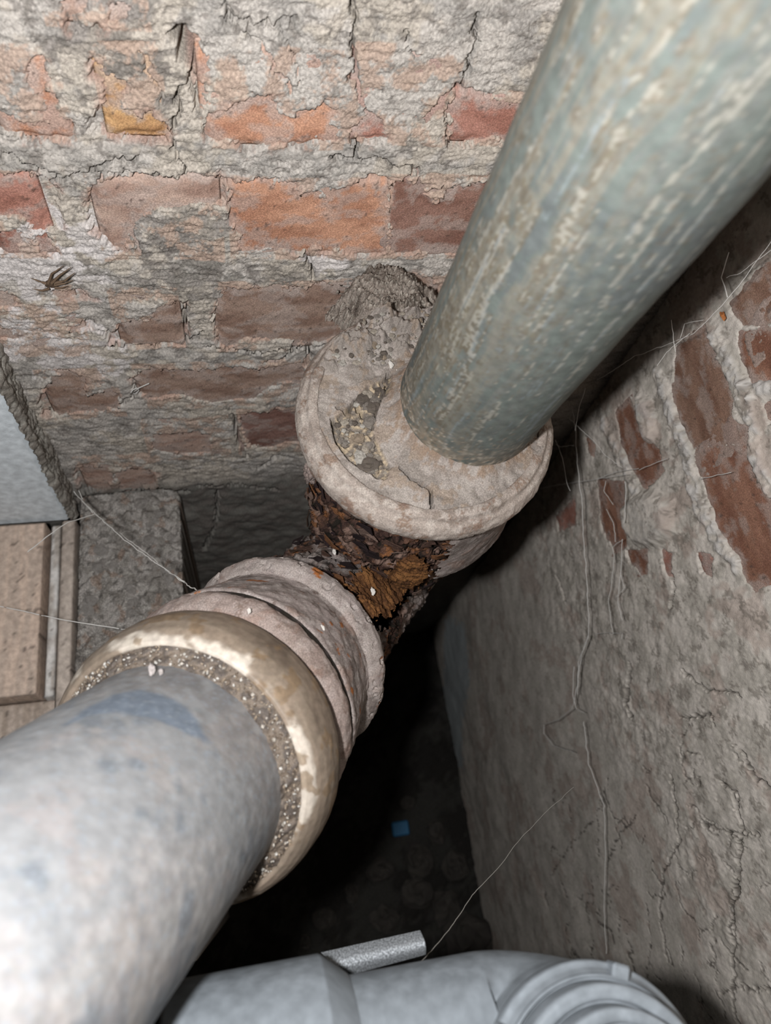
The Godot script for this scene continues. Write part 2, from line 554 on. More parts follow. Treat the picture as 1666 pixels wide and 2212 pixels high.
func back_wall() -> void:
	var root := thing("wall_back", "old brick wall under rough grey lime mortar behind the iron junction", "wall", "", "structure")
	var xs := spans([[-1.2, -0.30, 0.06], [-0.30, -0.20, 0.006], [-0.20, 0.205, 0.0009], [0.205, XR + 0.02, 0.006]])
	var ys := spans([[-0.02, 0.30, 0.01], [0.30, 0.68, 0.0026], [0.68, 0.92, 0.0014], [0.92, 1.20, 0.0009], [1.20, 1.40, 0.005], [1.40, 2.2, 0.05]])
	var nu := xs.size()
	var nv := ys.size()
	var bare := PackedFloat32Array()
	bare.resize(nu * nv)
	bare.fill(1.0)
	var gash := PackedFloat32Array()
	gash.resize(nu * nv)
	var bricks := brick_set()
	for b in bricks:
		for poly in b[2]:
			poly_fill(bare, xs, ys, poly, 0.012)
	var jit := nz(31, 90.0, 3)
	var cracks := [
		[v2([-101,11550,-77,11504,-77,11343,-125,11289,-166,11234,-181,11137,-232,11035]), 0.0018, 0.012], [v2([-232,11035,-216,10868,-171,10790,-162,10734]), 0.0012, 0.007],
		[v2([-105,11550,-87,11528,-87,11475]), 0.0085, 0.032], [v2([-76,11516,-89,11140]), 0.002, 0.006],
		[v2([726,11803,773,11550,782,11397,823,11263,902,11165,845,11073,795,11026,858,10965,842,10850]), 0.0015, 0.010],
		[v2([1377,11753,1421,11635,1416,11508,1376,11343]), 0.0014, 0.009], [v2([1376,11343,1331,11299,1278,11225,1249,11164]), 0.0035, 0.013], [v2([1351,11271,1352,11168,1412,10983]), 0.0012, 0.007],
		[v2([77,11664,177,11613,317,11489,432,11287]), 0.0017, 0.004], [v2([-46,11026,113,11126,318,11255]), 0.0015, 0.003],
		[v2([-1015,10662,-899,10664,-786,10709,-615,10794,-430,10824]), 0.0016, 0.008], [v2([-666,10729,-698,10560,-686,10324]), 0.0012, 0.006], [v2([-1177,10840,-1047,10782,-890,10704]), 0.0012, 0.006],
		[v2([-273,9604,-307,9225]), 0.0024, 0.014], [v2([-937,9101,-573,9104,-322,9135,-171,9260]), 0.0014, 0.008],
		[v2([668,9115,655,8773]), 0.0026, 0.014], [v2([555,9120,541,8969,447,8879,332,8840]), 0.0032, 0.010], [v2([576,10192,601,10018,662,9834]), 0.0014, 0.008],
		[v2([-1671,6610,-1274,6609,-809,6707,-528,6626]), 0.004, 0.014], [v2([29,8059,45,7601,129,7272]), 0.0035, 0.010], [v2([-147,9087,255,8981,787,9051]), 0.0013, 0.006],
		[v2([-1620,8189,-1268,8235,-948,8306,-764,8504]), 0.0014, 0.006], [v2([363,11623,463,11484,494,11330]), 0.001, 0.003], [v2([-337,11467,-285,11346,-255,11162]), 0.0014, 0.004],
		[v2([712,10863,1030,10856,1252,10776,1333,10597,1458,10673]), 0.0013, 0.006], [v2([1010,11661,1081,11542,1124,11519]), 0.001, 0.005], [v2([-614,10730,-364,10729,39,10671]), 0.001, 0.004],
		[v2([92,11742,133,11656,235,11628,455,11675]), 0.0016, 0.006], [v2([-556,10344,-551,10188,-521,10085]), 0.0018, 0.007],
		[v2([-398,6728,43,6724,447,6538]), 0.002, 0.006], [v2([-213,6538,-279,5823,-470,5013]), 0.003, 0.010], [v2([245,7013,436,7239,630,7169]), 0.004, 0.008],
	]
	for k in cracks:
		crack_fill(gash, xs, ys, k[0], k[1], k[2], jit)
	var n1 := nz(11, 26.0, 3)
	var n2 := nz(12, 85.0, 3)
	var n3 := nz(13, 300.0, 2)
	var n4 := nz(14, 52.0, 3)
	var n5 := nz(15, 9.0, 4)
	var n6 := nz(16, 70.0, 3, FastNoiseLite.TYPE_SIMPLEX_SMOOTH, FastNoiseLite.FRACTAL_RIDGED)
	var n7 := nz(17, 34.0, 4)
	var lime := [[v2([-1247,10024])[0], 0.035], [v2([-1204,9043])[0], 0.03], [v2([-839,10187])[0], 0.02], [v2([717,10018])[0], 0.012], [v2([-1541,9278])[0], 0.03]]
	var dirt := [[v2([-273,10308])[0], 0.03], [v2([-194,9842])[0], 0.03], [v2([-431,11578])[0], 0.03], [v2([-370,11238])[0], 0.02], [v2([466,9590])[0], 0.03]]
	var slabs := [v2([2538,6852,2541,6841])[0]]
	var over := PackedByteArray()
	over.resize(nu * nv)
	for b in bricks:
		var q0: Vector2 = b[0][0]
		var q1: Vector2 = b[0][1]
		for j in range(ys.bsearch(minf(q0.y, q1.y)), mini(ys.bsearch(maxf(q0.y, q1.y)), nv)):
			for i in range(xs.bsearch(minf(q0.x, q1.x)), mini(xs.bsearch(maxf(q0.x, q1.x)), nu)):
				over[j * nu + i] = 1
	var stain := c(188, 162, 144)
	var p := PackedVector3Array()
	p.resize(nu * nv)
	var col := PackedColorArray()
	col.resize(nu * nv)
	var ca := c(190, 182, 173)
	var cb := c(166, 160, 152)
	var cc := c(192, 180, 164)
	var cd := c(122, 115, 108)
	var cl := c(214, 206, 201)
	var cg := c(128, 124, 117)
	var pink := c(186, 150, 134)
	for j in nv:
		var v := ys[j]
		for i in nu:
			var u := xs[i]
			var k := j * nu + i
			var a := n1.get_noise_2d(u, v)
			var b := n2.get_noise_2d(u * 0.55, v * 1.5)
			var d := n3.get_noise_2d(u, v)
			var e4 := n4.get_noise_2d(u, v)
			var e5 := n5.get_noise_2d(u, v)
			# mortar lies in crusts with broken edges, streaked by the trowel
			var crust := floorf((a + 0.4 * b + 0.12 * d) * 3.6) / 3.6
			var low := 1.0 - ss(0.665, 0.70, v)
			var streak := n6.get_noise_2d(u * 0.35, v * 2.6)
			var h := 0.0014 + 0.0022 * lerpf(a, crust, 0.85) + 0.0005 * b + 0.0003 * d + 0.0008 * streak * ss(-0.2, 0.2, e5 + 0.1)
			h = lerpf(h, 0.004 + 0.006 * e5 + 0.002 * a + 0.0006 * b, low * 0.85)
			var s := bare[k] + e4 * 0.0042 + b * 0.0026 + d * 0.0016
			var open := 1.0 - ss(-0.0012, 0.0016, s)
			if bare[k] < 0.5:
				h = lerpf(h, -0.0042 + 0.3 * h, open)
			h -= gash[k]
			p[k] = Vector3(u, v, ZB + h)
			var t := n7.get_noise_2d(u, v)
			var cq := ca.lerp(cb, ss(-0.18, 0.2, t + 0.35 * b))
			cq = cq.lerp(cc, 0.6 * ss(0.02, 0.25, e5 + 0.5 * e4))
			cq = cq.lerp(cd, 0.65 * ss(0.22, 0.36, n7.get_noise_2d(u * 1.7 + 3.0, v * 1.7) + 0.3 * d))
			for l in lime:
				var dd: float = l[0].distance_to(Vector2(u, v)) / l[1]
				if dd < 1.6:
					cq = cq.lerp(cl, 0.8 * ss(0.1, -0.1, dd - 1.0 + 1.4 * e4 + 0.5 * b))
			for l in dirt:
				var dd: float = l[0].distance_to(Vector2(u, v)) / l[1]
				if dd < 1.6:
					cq = cq.lerp(cd, 0.6 * ss(0.12, -0.12, dd - 0.9 + 1.3 * e4 + 0.8 * b))
			if over[k] == 1:       # thin lime through which the brick has stained
				cq = cq.lerp(stain, 0.75 * ss(-0.12, 0.16, t + 0.5 * e4 + 0.3 * d))
			if s < 0.006:
				cq = cq.lerp(pink, 0.55 * ss(0.006, 0.0, s) * ss(-0.1, 0.15, t + d * 0.4))
			cq = cq.lerp(cg.lerp(cd, ss(-0.1, 0.2, t)), low)
			col[k] = cq
	part("mortar", grid(p, col, nu, nv), M.mortar, root)
	part("core", box_mesh(Vector3(-1.2, -0.02, ZB - 0.25), Vector3(XR + 0.25, 2.2, ZB - 0.034), 0.004), M.core, root)
	var s := 100
	for b in bricks:
		var q0: Vector2 = b[0][0]
		var q1: Vector2 = b[0][1]
		s += 7
		part("brick", brick_mesh(Vector2(minf(q0.x, q1.x), minf(q0.y, q1.y)), Vector2(maxf(q0.x, q1.x), maxf(q0.y, q1.y)), func(u, v, h): return Vector3(u, v, ZB + h), b[1], s, 0.0014, b[2]), M.brick, root)

func right_bricks() -> Array:
	return [
		[7, v2([-3027,10140,-2842,10421,-2588,10682,-2322,10529,-2530,10237,-2628,10069,-2788,10061])],
		[8, v2([-3275,10158,-3234,10623,-3073,10964,-2696,10746,-2943,10316,-3033,10207])],
		[7, v2([-2434,10094,-2402,10162,-2174,10443,-2100,10400,-2297,10091])],
		[8, v2([-3413,9469,-3320,9858,-3103,9847,-2826,9843,-2644,9846,-2526,9731,-2366,9893,-2289,9806,-2589,9235,-2786,9194,-3077,9205])],
		[7, v2([-2562,9250,-2284,9792,-2227,9748,-1953,9771,-1825,9813,-1628,9955,-1283,9754,-1328,9360,-1398,9276,-1581,9321,-1878,9180,-2127,9209,-2427,9214])],
		[7, v2([-3530,8365,-3472,8622,-3222,8638,-3035,8622,-2820,8808,-2633,8753,-2620,8557,-2620,8427,-2874,8313,-3209,8272])],
		[1, v2([-2041,8384,-1956,8512,-1812,8363,-1865,8306])],
		[1, v2([-1852,8837,-1709,9005,-1590,8908,-1672,8807])],
		[7, v2([-3133,7660,-2852,8118,-2316,7813,-2336,7596,-2648,7472])],
		[7, v2([-2281,7790,-2137,8156,-1948,8004,-2128,7803])],
		[1, v2([-3253,6513,-3201,7058,-2949,6939,-3074,6502])],
		[0, v2([-3630,7654,-3454,7827,-3373,7709,-3504,7639])],
	]

func right_wall() -> void:
	var root := thing("wall_right", "brick wall with thick grey joints and stained plaster below, right of the pipes", "wall", "", "structure")
	var us := spans([[ZB - 0.02, 0.19, 0.0013], [0.19, 0.42, 0.004], [0.42, 1.2, 0.06]])
	var ys := spans([[-0.03, 0.60, 0.0032], [0.60, 1.10, 0.0015], [1.10, 1.35, 0.005], [1.35, 2.2, 0.05]])
	var nu := us.size()
	var nv := ys.size()
	var bare := PackedFloat32Array()
	bare.resize(nu * nv)
	bare.fill(1.0)
	var gash := PackedFloat32Array()
	gash.resize(nu * nv)
	var vein := PackedFloat32Array()
	vein.resize(nu * nv)
	var list := right_bricks()
	for b in list:
		poly_fill(bare, us, ys, b[1], 0.012)
	var jit := nz(41, 90.0, 3)
	var cracks := [
		[v2([-24,8268,230,8256,490,8057,824,7806,1250,7538,1555,7388,1799,7415]), 0.0022, 0.004], [v2([-236,7436,201,7291,315,7263,539,6843,858,6537,1172,6450,1307,6420]), 0.002, 0.004],
		[v2([-1274,7249,-969,6972,-847,7018]), 0.0035, 0.005], [v2([-1941,8383,-1681,8387,-1564,8233]), 0.003, 0.006], [v2([-1021,8101,-801,8378,-681,8768]), 0.0018, 0.003],
		[v2([-674,7847,-605,8329,-550,8330]), 0.0018, 0.003], [v2([827,6291,1153,6183,1538,5864]), 0.001, 0.002], [v2([594,3787,237,4746,26,5574]), 0.0012, 0.001],
		[v2([819,3367,956,3381]), 0.003, 0.004], [v2([-303,8542,-93,8598,-12,8756]), 0.0018, 0.004], [v2([-104,8164,18,8351,110,8232]), 0.0016, 0.004], [v2([185,7707,272,8071,287,8432]), 0.0016, 0.003],
		[v2([1358,7950,1377,7540,1447,7230]), 0.0016, 0.003], [v2([-2656,6165,-2404,6222,-2291,6220]), 0.003, 0.006], [v2([42,6587,191,6122,449,5669]), 0.0014, 0.002],
	]
	var rng := RandomNumberGenerator.new()
	rng.seed = 5
	for w in 80:
		var q := Vector2(rng.randf_range(-0.04, 0.16), rng.randf_range(0.38, 0.95))
		var ang := rng.randf_range(-PI, PI)
		var line := PackedVector2Array([q])
		for k in rng.randi_range(3, 7):
			ang += rng.randf_range(-1.0, 1.0)
			q += Vector2(cos(ang), sin(ang)) * rng.randf_range(0.004, 0.010)
			line.append(q)
		cracks.append([line, rng.randf_range(0.0008, 0.0015), 0.002])
	for k in cracks:
		crack_fill(gash, us, ys, k[0], k[1], k[2], jit)
	for k in cracks:
		crack_fill(vein, us, ys, k[0], k[1] * 1.05, 1.0, jit)
	var n1 := nz(51, 22.0, 3)
	var n2 := nz(52, 80.0, 3)
	var n3 := nz(53, 260.0, 2)
	var n4 := nz(54, 55.0, 3)
	var n5 := nz(55, 7.0, 4)
	var n7 := nz(57, 30.0, 4)
	var joint := [v2([-3176,9915,-2921,9923,-2623,9962,-2459,9948,-2308,9920,-2145,9844,-1810,9842]), v2([-3373,9152,-2958,9132,-2621,9148,-2342,9084,-2172,9059,-1873,9128,-1577,9230]), v2([-2602,10034,-2468,10266]), v2([-3532,8089,-3130,8183,-2807,8271,-2700,8273])]
	var lump := v2([-2661,7995,-2673,8256,-2544,8573,-2341,8779,-2085,8650,-2062,8335,-2207,8030,-2454,7901])
	var lump2 := v2([-3441,8777,-3264,8929,-3082,8940,-2897,8794,-2968,8646,-3219,8671])
	var pale := v2([-3767,1077,-3271,2112,-2301,1839,-1861,842,-1119,433,-1272,-162,-2557,-109])
	var p := PackedVector3Array()
	p.resize(nu * nv)
	var col := PackedColorArray()
	col.resize(nu * nv)
	var ca := c(200, 191, 180)
	var cb := c(178, 170, 159)
	var cw := c(196, 191, 186)
	var cd := c(116, 108, 98)
	var cp := c(158, 134, 122)
	var cv := c(52, 46, 41)
	var cx := c(170, 178, 180)
	for j in nv:
		var v := ys[j]
		for i in nu:
			var u := us[i]
			var k := j * nu + i
			var q := Vector2(u, v)
			var a := n1.get_noise_2d(u, v)
			var b := n2.get_noise_2d(u, v)
			var d := n3.get_noise_2d(u, v)
			var e4 := n4.get_noise_2d(u, v)
			var e5 := n5.get_noise_2d(u, v)
			var t := n7.get_noise_2d(u, v)
			var low := 1.0 - ss(0.55, 0.70, v + e4 * 0.05 - (u + 0.2) * 0.45)
			var h := 0.0009 + 0.0012 * a + 0.0007 * b + 0.0003 * d
			h = lerpf(h, 0.003 + 0.003 * e5 + 0.0003 * a + 0.00008 * b, low * 0.96)
			var white := 0.0
			if v > 0.55:
				for l in joint:
					var dj := line_d(q, l)
					if dj < 0.02:
						var w := ss(0.009, 0.004, dj + e4 * 0.004)
						h += 0.0028 * w * (0.8 + 0.5 * b)
						white = maxf(white, w)
				if lump[0].distance_to(q) < 0.12:
					var w := ss(0.002, -0.010, poly_sd(q, lump) + b * 0.003)
					h += 0.009 * w
					var w2 := ss(0.001, -0.006, poly_sd(q, lump2) + b * 0.003)
					h += 0.006 * w2
					white = maxf(white, maxf(w * 0.4, w2))
			var s := bare[k] + e4 * 0.0024 + b * 0.0013 + d * 0.0008
			if bare[k] < 0.5:
				h = lerpf(h, -0.0032 + 0.3 * h, 1.0 - ss(-0.0016, 0.0020, s))
			h -= gash[k] * lerpf(1.0, 0.45, low)
			p[k] = Vector3(XR - h, v, u)
			var cq := ca.lerp(cb, ss(-0.25, 0.25, t + 0.3 * b) * lerpf(1.0, 0.55, low))
			cq = cq.lerp(cw, 0.7 * white * ss(-0.3, 0.2, b + t))
			cq = cq.lerp(cp, 0.4 * ss(0.12, 0.34, n5.get_noise_2d(u * 1.5 + 5.0, v * 1.5) + 0.4 * e4))
			cq = cq.lerp(cd, lerpf(0.6, 0.25, low) * ss(0.26, 0.40, n7.get_noise_2d(u * 1.3 + 9.0, v * 1.3) + 0.4 * d))
			if v < 0.3 and poly_sd(q, pale) < 0.05:
				cq = cq.lerp(cx, 0.8 * ss(0.008, -0.008, poly_sd(q, pale) + e4 * 0.02))
			cq = cq.lerp(cv, 0.8 * vein[k])
			col[k] = cq
	part("mortar", grid(p, col, nu, nv), M.render, root)
	part("core", box_mesh(Vector3(XR + 0.034, -0.03, ZB - 0.25), Vector3(XR + 0.28, 2.2, 1.2), 0.004), M.core, root)
	var s := 300
	for b in list:
		var r := bbox(b[1], 0.004)
		s += 7
		part("brick", brick_mesh(r.position, r.end, func(u, v, h): return Vector3(XR - h, v, u), b[0], s, 0.0020, [b[1]]), M.brick, root)

func ground() -> void:
	var xs := spans([[-1.2, -0.2, 0.1], [-0.2, XR + 0.02, 0.006]])
	var zs := spans([[1.2, 0.3, 0.09], [0.3, ZB - 0.02, 0.006]])
	var n1 := nz(61, 9.0, 5)
	var n2 := nz(62, 60.0, 3)
	var p := PackedVector3Array()
	var col := PackedColorArray()
	for z in zs:
		for x in xs:
			var a := n1.get_noise_2d(x, z)
			var b := n2.get_noise_2d(x, z)
			p.append(Vector3(x, 0.016 * a + 0.006 * b, z))
			col.append(c(74, 71, 67).lerp(c(56, 53, 50), ss(-0.1, 0.15, a + 0.4 * b)))
	var fl := thing("floor", "dark earth floor in the shadow at the foot of the walls", "floor", "", "structure")
	part("earth", grid(p, col, xs.size(), zs.size()), M.dirt, fl)
	part("bed", box_mesh(Vector3(-1.2, -0.2, ZB - 0.1), Vector3(XR + 0.1, -0.03, 1.2), 0.01), M.core, fl)
	var rng := RandomNumberGenerator.new()
	rng.seed = 8
	var spots := v3([922,0,870,1427,0,567,1919,0,1025,2527,0,733,2969,0,1013,3275,0,1547,2597,0,-710,2650,0,245,3013,0,-152,1946,0,287,3248,0,406,586,0,1154])
	var words := ["pale rubble stone lit beside the dark corner", "flat grey rubble stone above the steel bracket", "small rubble stone just above the steel bracket", "grey rubble stone on the earth by the plaster", "rubble stone lying against the foot of the plaster", "dark lump of rubble behind the grey plastic pipe",
		"small pale stone deep in the shadowed corner", "dim grey stone below the blue scrap", "dim stone at the edge of the plaster wall", "dim stone left of the floor corner", "stone at the bottom edge of the plaster", "bright little stone beside the grey pipe coupling"]
	for k in spots.size():
		var sz := rng.randf_range(0.010, 0.026) if k != 5 else 0.04
		single("rubble_stone", blob(spots[k] + Vector3(0, sz * 0.35, 0), Vector3(sz * rng.randf_range(0.8, 1.3), sz * 0.7, sz), 700 + k, 0.5, 12, c(104, 98, 91), c(70, 65, 60)), M.stone, words[k], "stone", "rubble on the earth floor")
	var bs := v3([2407,0,-313])[0]
	single("plastic_scrap", box_mesh(bs + Vector3(-0.016, 0.004, -0.012), bs + Vector3(0.014, 0.012, 0.012), 0.003), M.blue_scrap, "scrap of blue plastic on the dark floor", "scrap")

func left_carpentry() -> void:
	var xe: float = v2([-1683,8889,-1760,6190])[1].x
	var top := 0.667
	# rough concrete plinth under the brickwork
	var pl := thing("concrete_plinth", "rough grey concrete plinth at the foot of the brick wall", "plinth")
	var x0 := -0.163
	var x1 := -0.061
	var xs := spans([[x0, x1, 0.0011]])
	var zs := spans([[0.06, -0.20, 0.01], [-0.20, ZB + 0.002, 0.0011]])
	var n1 := nz(71, 30.0, 3)
	var n2 := nz(72, 110.0, 3)
	var n3 := nz(73, 60.0, 2, FastNoiseLite.TYPE_CELLULAR, FastNoiseLite.FRACTAL_NONE)
	n3.cellular_return_type = FastNoiseLite.RETURN_DISTANCE2_SUB
	var p := PackedVector3Array()
	var col := PackedColorArray()
	var nu := xs.size() + 2
	for z in zs:
		for i in nu:
			var x := xs[clampi(i - 1, 0, xs.size() - 1)]
			var a := n1.get_noise_2d(x, z)
			var b := n2.get_noise_2d(x, z)
			var cell := n3.get_noise_2d(x, z)
			var edge := minf(x - x0, x1 - x)
			var h := 0.0035 * a + 0.0028 * b + 0.003 * ss(-0.95, -0.4, cell) - 0.004 * (1.0 - ss(0.0, 0.005, edge + b * 0.004))
			var y := top - 0.003 + h
			if i == 0 or i == nu - 1:
				y = 0.0
			p.append(Vector3(x + (b * 0.002 if edge < 0.001 else 0.0), y, z))
			var cq := c(186, 179, 171).lerp(c(156, 149, 141), ss(-0.15, 0.2, a + 0.5 * b))
			cq = cq.lerp(c(196, 190, 181), 0.6 * ss(0.2, 0.35, n1.get_noise_2d(x * 2.0 + 5.0, z * 2.0) + 0.2 * b))
			cq = cq.lerp(c(108, 102, 96), 0.7 * ss(0.28, 0.4, n2.get_noise_2d(x * 0.8 + 2.0, z * 0.8)))
			cq = cq.lerp(c(166, 138, 118), 0.5 * ss(0.3, 0.42, n1.get_noise_2d(x * 1.6 + 9.0, z * 1.6)))
			col.append(cq)
	part("cast_block", grid(p, col, nu, zs.size()), M.concrete, pl)
	var rng := RandomNumberGenerator.new()
	rng.seed = 21
	for k in 24:
		var sz := rng.randf_range(0.0025, 0.007)
		part("aggregate_stone", blob(Vector3(rng.randf_range(x0 + 0.008, x1 - 0.006), top - 0.003, rng.randf_range(-0.375, -0.215)), Vector3(sz * 1.2, sz * 0.55, sz), 800 + k, 0.5, 10, c(190, 183, 175), c(158, 150, 142)), M.stone, pl)
	# white board with a crumbling plaster edge
	var zf := ZB + 0.030
	var e0: float = v3([-1679,9066,-3550,-1712,6857,-3550])[1].x
	var yb: float = v3([-2390,6647,-3550,-1663,6716,-3550])[0].y
	var wb := thing("plaster_board", "bluish white painted board with a crumbling edge beside the brick wall", "board")
	part("face", box_mesh(Vector3(-0.9, yb, ZB + 0.012), Vector3(e0, 2.0, zf), 0.003), plain("white_paint", c(226, 232, 235), 0.6, 0.0, M.fibre_cement.albedo_texture, 4.0, M.fibre_cement.heightmap_texture, 0.02), wb)
	var ys2 := spans([[yb - 0.004, 1.1, 0.0016], [1.1, 2.0, 0.05]])
	var zs2 := spans([[zf + 0.001, ZB - 0.002, 0.0014]])
	p = PackedVector3Array()
	col = PackedColorArray()
	for y in ys2:
		for z in zs2:
			var a := n1.get_noise_2d(y, z)
			var b := n2.get_noise_2d(y, z)
			p.append(Vector3(e0 + 0.0045 + 0.003 * a + 0.0028 * b - 0.004 * ss(zf - 0.005, zf, z), y, z))
			col.append(c(168, 162, 152).lerp(c(132, 124, 115), ss(-0.1, 0.2, a + b)))
	part("crumbling_edge", grid(p, col, zs2.size(), ys2.size()), M.mortar, wb)
	# the box of boards below it
	var n4 := nz(75, 14.0, 4)
	var board := func(lo: Vector3, hi: Vector3, ca: Color, cb: Color, s: int) -> ArrayMesh:
		var px := spans([[lo.x, hi.x, 0.0025]])
		var pz := spans([[hi.z, lo.z, 0.0025]])
		var w := px.size() + 2
		var hh := pz.size() + 2
		var pp := PackedVector3Array()
		var cl := PackedColorArray()
		for j in hh:
			var z := pz[clampi(j - 1, 0, pz.size() - 1)]
			for i in w:
				var x := px[clampi(i - 1, 0, px.size() - 1)]
				var rim := i == 0 or j == 0 or i == w - 1 or j == hh - 1
				var g := n4.get_noise_3d(x * 9.0, z * 0.8, s)
				var e := minf(minf(x - lo.x, hi.x - x), minf(z - lo.z, hi.z - z))
				pp.append(Vector3(x, lo.y if rim else hi.y + 0.0005 * g - 0.0012 * (1.0 - ss(0.0, 0.002, e)), z))
				var kk := ca.lerp(cb, ss(-0.15, 0.25, g + 0.4 * n1.get_noise_2d(x, z)))
				cl.append(kk.lerp(c(88, 78, 70), 0.7 * ss(0.46, 0.54, n2.get_noise_2d(x * 0.7 + s, z * 0.7))))
		return grid(pp, cl, w, hh)
	var zb := ZB + 0.034
	var f := -0.176
	single("timber_board", board.call(Vector3(-0.5, 0.640, zb), Vector3(-0.1935, 0.674, f), c(206, 182, 164), c(190, 170, 154), 1), M.timber, "wide brown board below the white painted board", "board")
	single("painted_batten", board.call(Vector3(-0.1895, 0.640, zb), Vector3(-0.180, 0.666, f + 0.002), c(210, 205, 199), c(176, 166, 156), 2), M.timber, "narrow batten with flaking white paint between two boards", "batten")
	single("timber_board", board.call(Vector3(-0.1792, 0.640, zb - 0.004), Vector3(-0.1655, 0.668, -0.10), c(190, 176, 163), c(172, 158, 146), 3), M.timber, "narrow dusty grey board along the rough concrete plinth", "board")
	single("timber_board", board.call(Vector3(-0.5, 0.632, f + 0.001), Vector3(-0.1795, 0.652, -0.142), c(184, 168, 154), c(164, 148, 134), 4), M.timber, "dusty cross board just in front of the wide brown board", "board")
	single("timber_board", board.call(Vector3(-0.5, 0.622, -0.140), Vector3(-0.1795, 0.650, 0.06), c(176, 160, 146), c(156, 140, 126), 5), M.timber, "lower dusty board running under the big plastic pipe", "board")
	var bx := thing("timber_casing", "timber casing under the boards left of the plinth", "casing")
	part("side", box_mesh(Vector3(-0.5, 0.0, zb), Vector3(-0.167, 0.622, 0.06), 0.004), plain("casing_wood", c(120, 104, 90), 0.85, 0.0, M.timber.albedo_texture, 5.0), bx)

func upper_pipe() -> void:
	var A := Vector3(0.1537, 0.0213 + YC, -0.1936)
	var u := Vector3(-0.0215, -0.9918, -0.126).normalized()
	var up := -u
	var n1 := nz(81, 1.0, 4)
	var n2 := nz(82, 60.0, 4)
	var n3 := nz(83, 240.0, 2)
	var n4 := nz(84, 14.0, 3)
	var base := c(88, 92, 88)
	var blue := c(106, 113, 114)
	var tan_c := c(104, 100, 90)
	var brown := c(86, 76, 61)
	var pale := c(132, 129, 120)
	var dark := c(75, 81, 79)
	var disp := func(th: float, s: float, pos: Vector3) -> float:
		return 0.0006 * n4.get_noise_3dv(pos) + 0.00025 * n2.get_noise_3dv(pos)
	var colf := func(th: float, s: float, pos: Vector3) -> Color:
		var a := n2.get_noise_3dv(pos)
		var d := n3.get_noise_3dv(pos)
		var wob := 0.14 * n4.get_noise_3dv(pos * 0.6)
		# streaks that ran down the pipe
		var st := n1.get_noise_3d(cos(th + wob) * 7.0, sin(th + wob) * 7.0, s * 4.0)
		var st2 := n1.get_noise_3d(cos(th + wob) * 13.0 + 9.0, sin(th + wob) * 13.0, s * 6.0)
		var st3 := n1.get_noise_3d(cos(th + wob) * 9.0 + 30.0, sin(th + wob) * 9.0, s * 6.0)
		var k := base.lerp(dark, 0.55 * ss(-0.05, 0.3, n4.get_noise_3dv(pos) + 0.3 * a))
		var side := ss(0.05, -0.85, sin(th) + 0.35 * st)     # the side turned to the brick wall is dirtier
		k = k.lerp(tan_c, 0.9 * side * ss(-0.35, 0.2, st + 0.5 * a))
		k = k.lerp(brown, 0.65 * side * ss(0.08, 0.3, st2 + 0.6 * a + 0.2 * d))
		k = k.lerp(blue, 0.65 * ss(0.36, 0.48, st3 + 0.3 * a + 0.2 * d))
		k = k.lerp(pale, 0.7 * ss(0.34, 0.46, st2 + 0.45 * d + 0.25 * a))
		k = k.lerp(brown, 0.4 * ss(0.32, 0.47, st + 0.5 * d))
		var foot := ss(-0.352, -0.402, s + 0.035 * a)     # splashed with cement where it enters the socket
		k = k.lerp(c(136, 121, 104), 0.8 * foot * ss(-0.25, 0.1, a + 0.7 * d))
		k = k.lerp(c(176, 168, 154), 0.7 * foot * ss(0.28, 0.4, d + 0.3 * a))
		return k
	var prof := samp([Vector2(-0.47, 0.044), Vector2(-0.30, 0.044), Vector2(0.5, 0.044)], 0.0016)
	var up_root := thing("drainpipe", "weathered grey green fibre cement drainpipe standing in the upper socket", "pipe")
	part("pipe_wall", lathe(A, up, prof, 260, disp, colf), M.fibre_cement, up_root)

func flake_h(pos: Vector3, n1: FastNoiseLite, n2: FastNoiseLite, n3: FastNoiseLite) -> float:
	# layered scales of rust
	var a := n1.get_noise_3dv(pos) + 0.35 * n2.get_noise_3dv(pos)
	var t := floorf(a * 4.5) / 4.5
	return lerpf(a, t, 0.85) * 0.0085 + 0.0012 * n2.get_noise_3dv(pos) + 0.0005 * n3.get_noise_3dv(pos)

func rust_col(pos: Vector3, n1: FastNoiseLite, n2: FastNoiseLite, n3: FastNoiseLite) -> Color:
	var a := n1.get_noise_3dv(pos * 1.3 + Vector3(4, 0, 0)) + 0.4 * n2.get_noise_3dv(pos)
	var b := n2.get_noise_3dv(pos * 0.7 + Vector3(0, 6, 0))
	var d := n3.get_noise_3dv(pos)
	var k := c(70, 51, 43).lerp(c(104, 76, 62), ss(-0.05, 0.3, a))
	k = k.lerp(c(30, 25, 23), 0.9 * ss(0.05, 0.2, b + 0.3 * d))
	k = k.lerp(c(140, 92, 56), 0.8 * ss(0.36, 0.48, a + 0.3 * d))
	k = k.lerp(c(150, 122, 108), 0.75 * ss(0.2, 0.32, n1.get_noise_3dv(pos * 1.1 + Vector3(0, 0, 9)) + 0.3 * b))
	return k

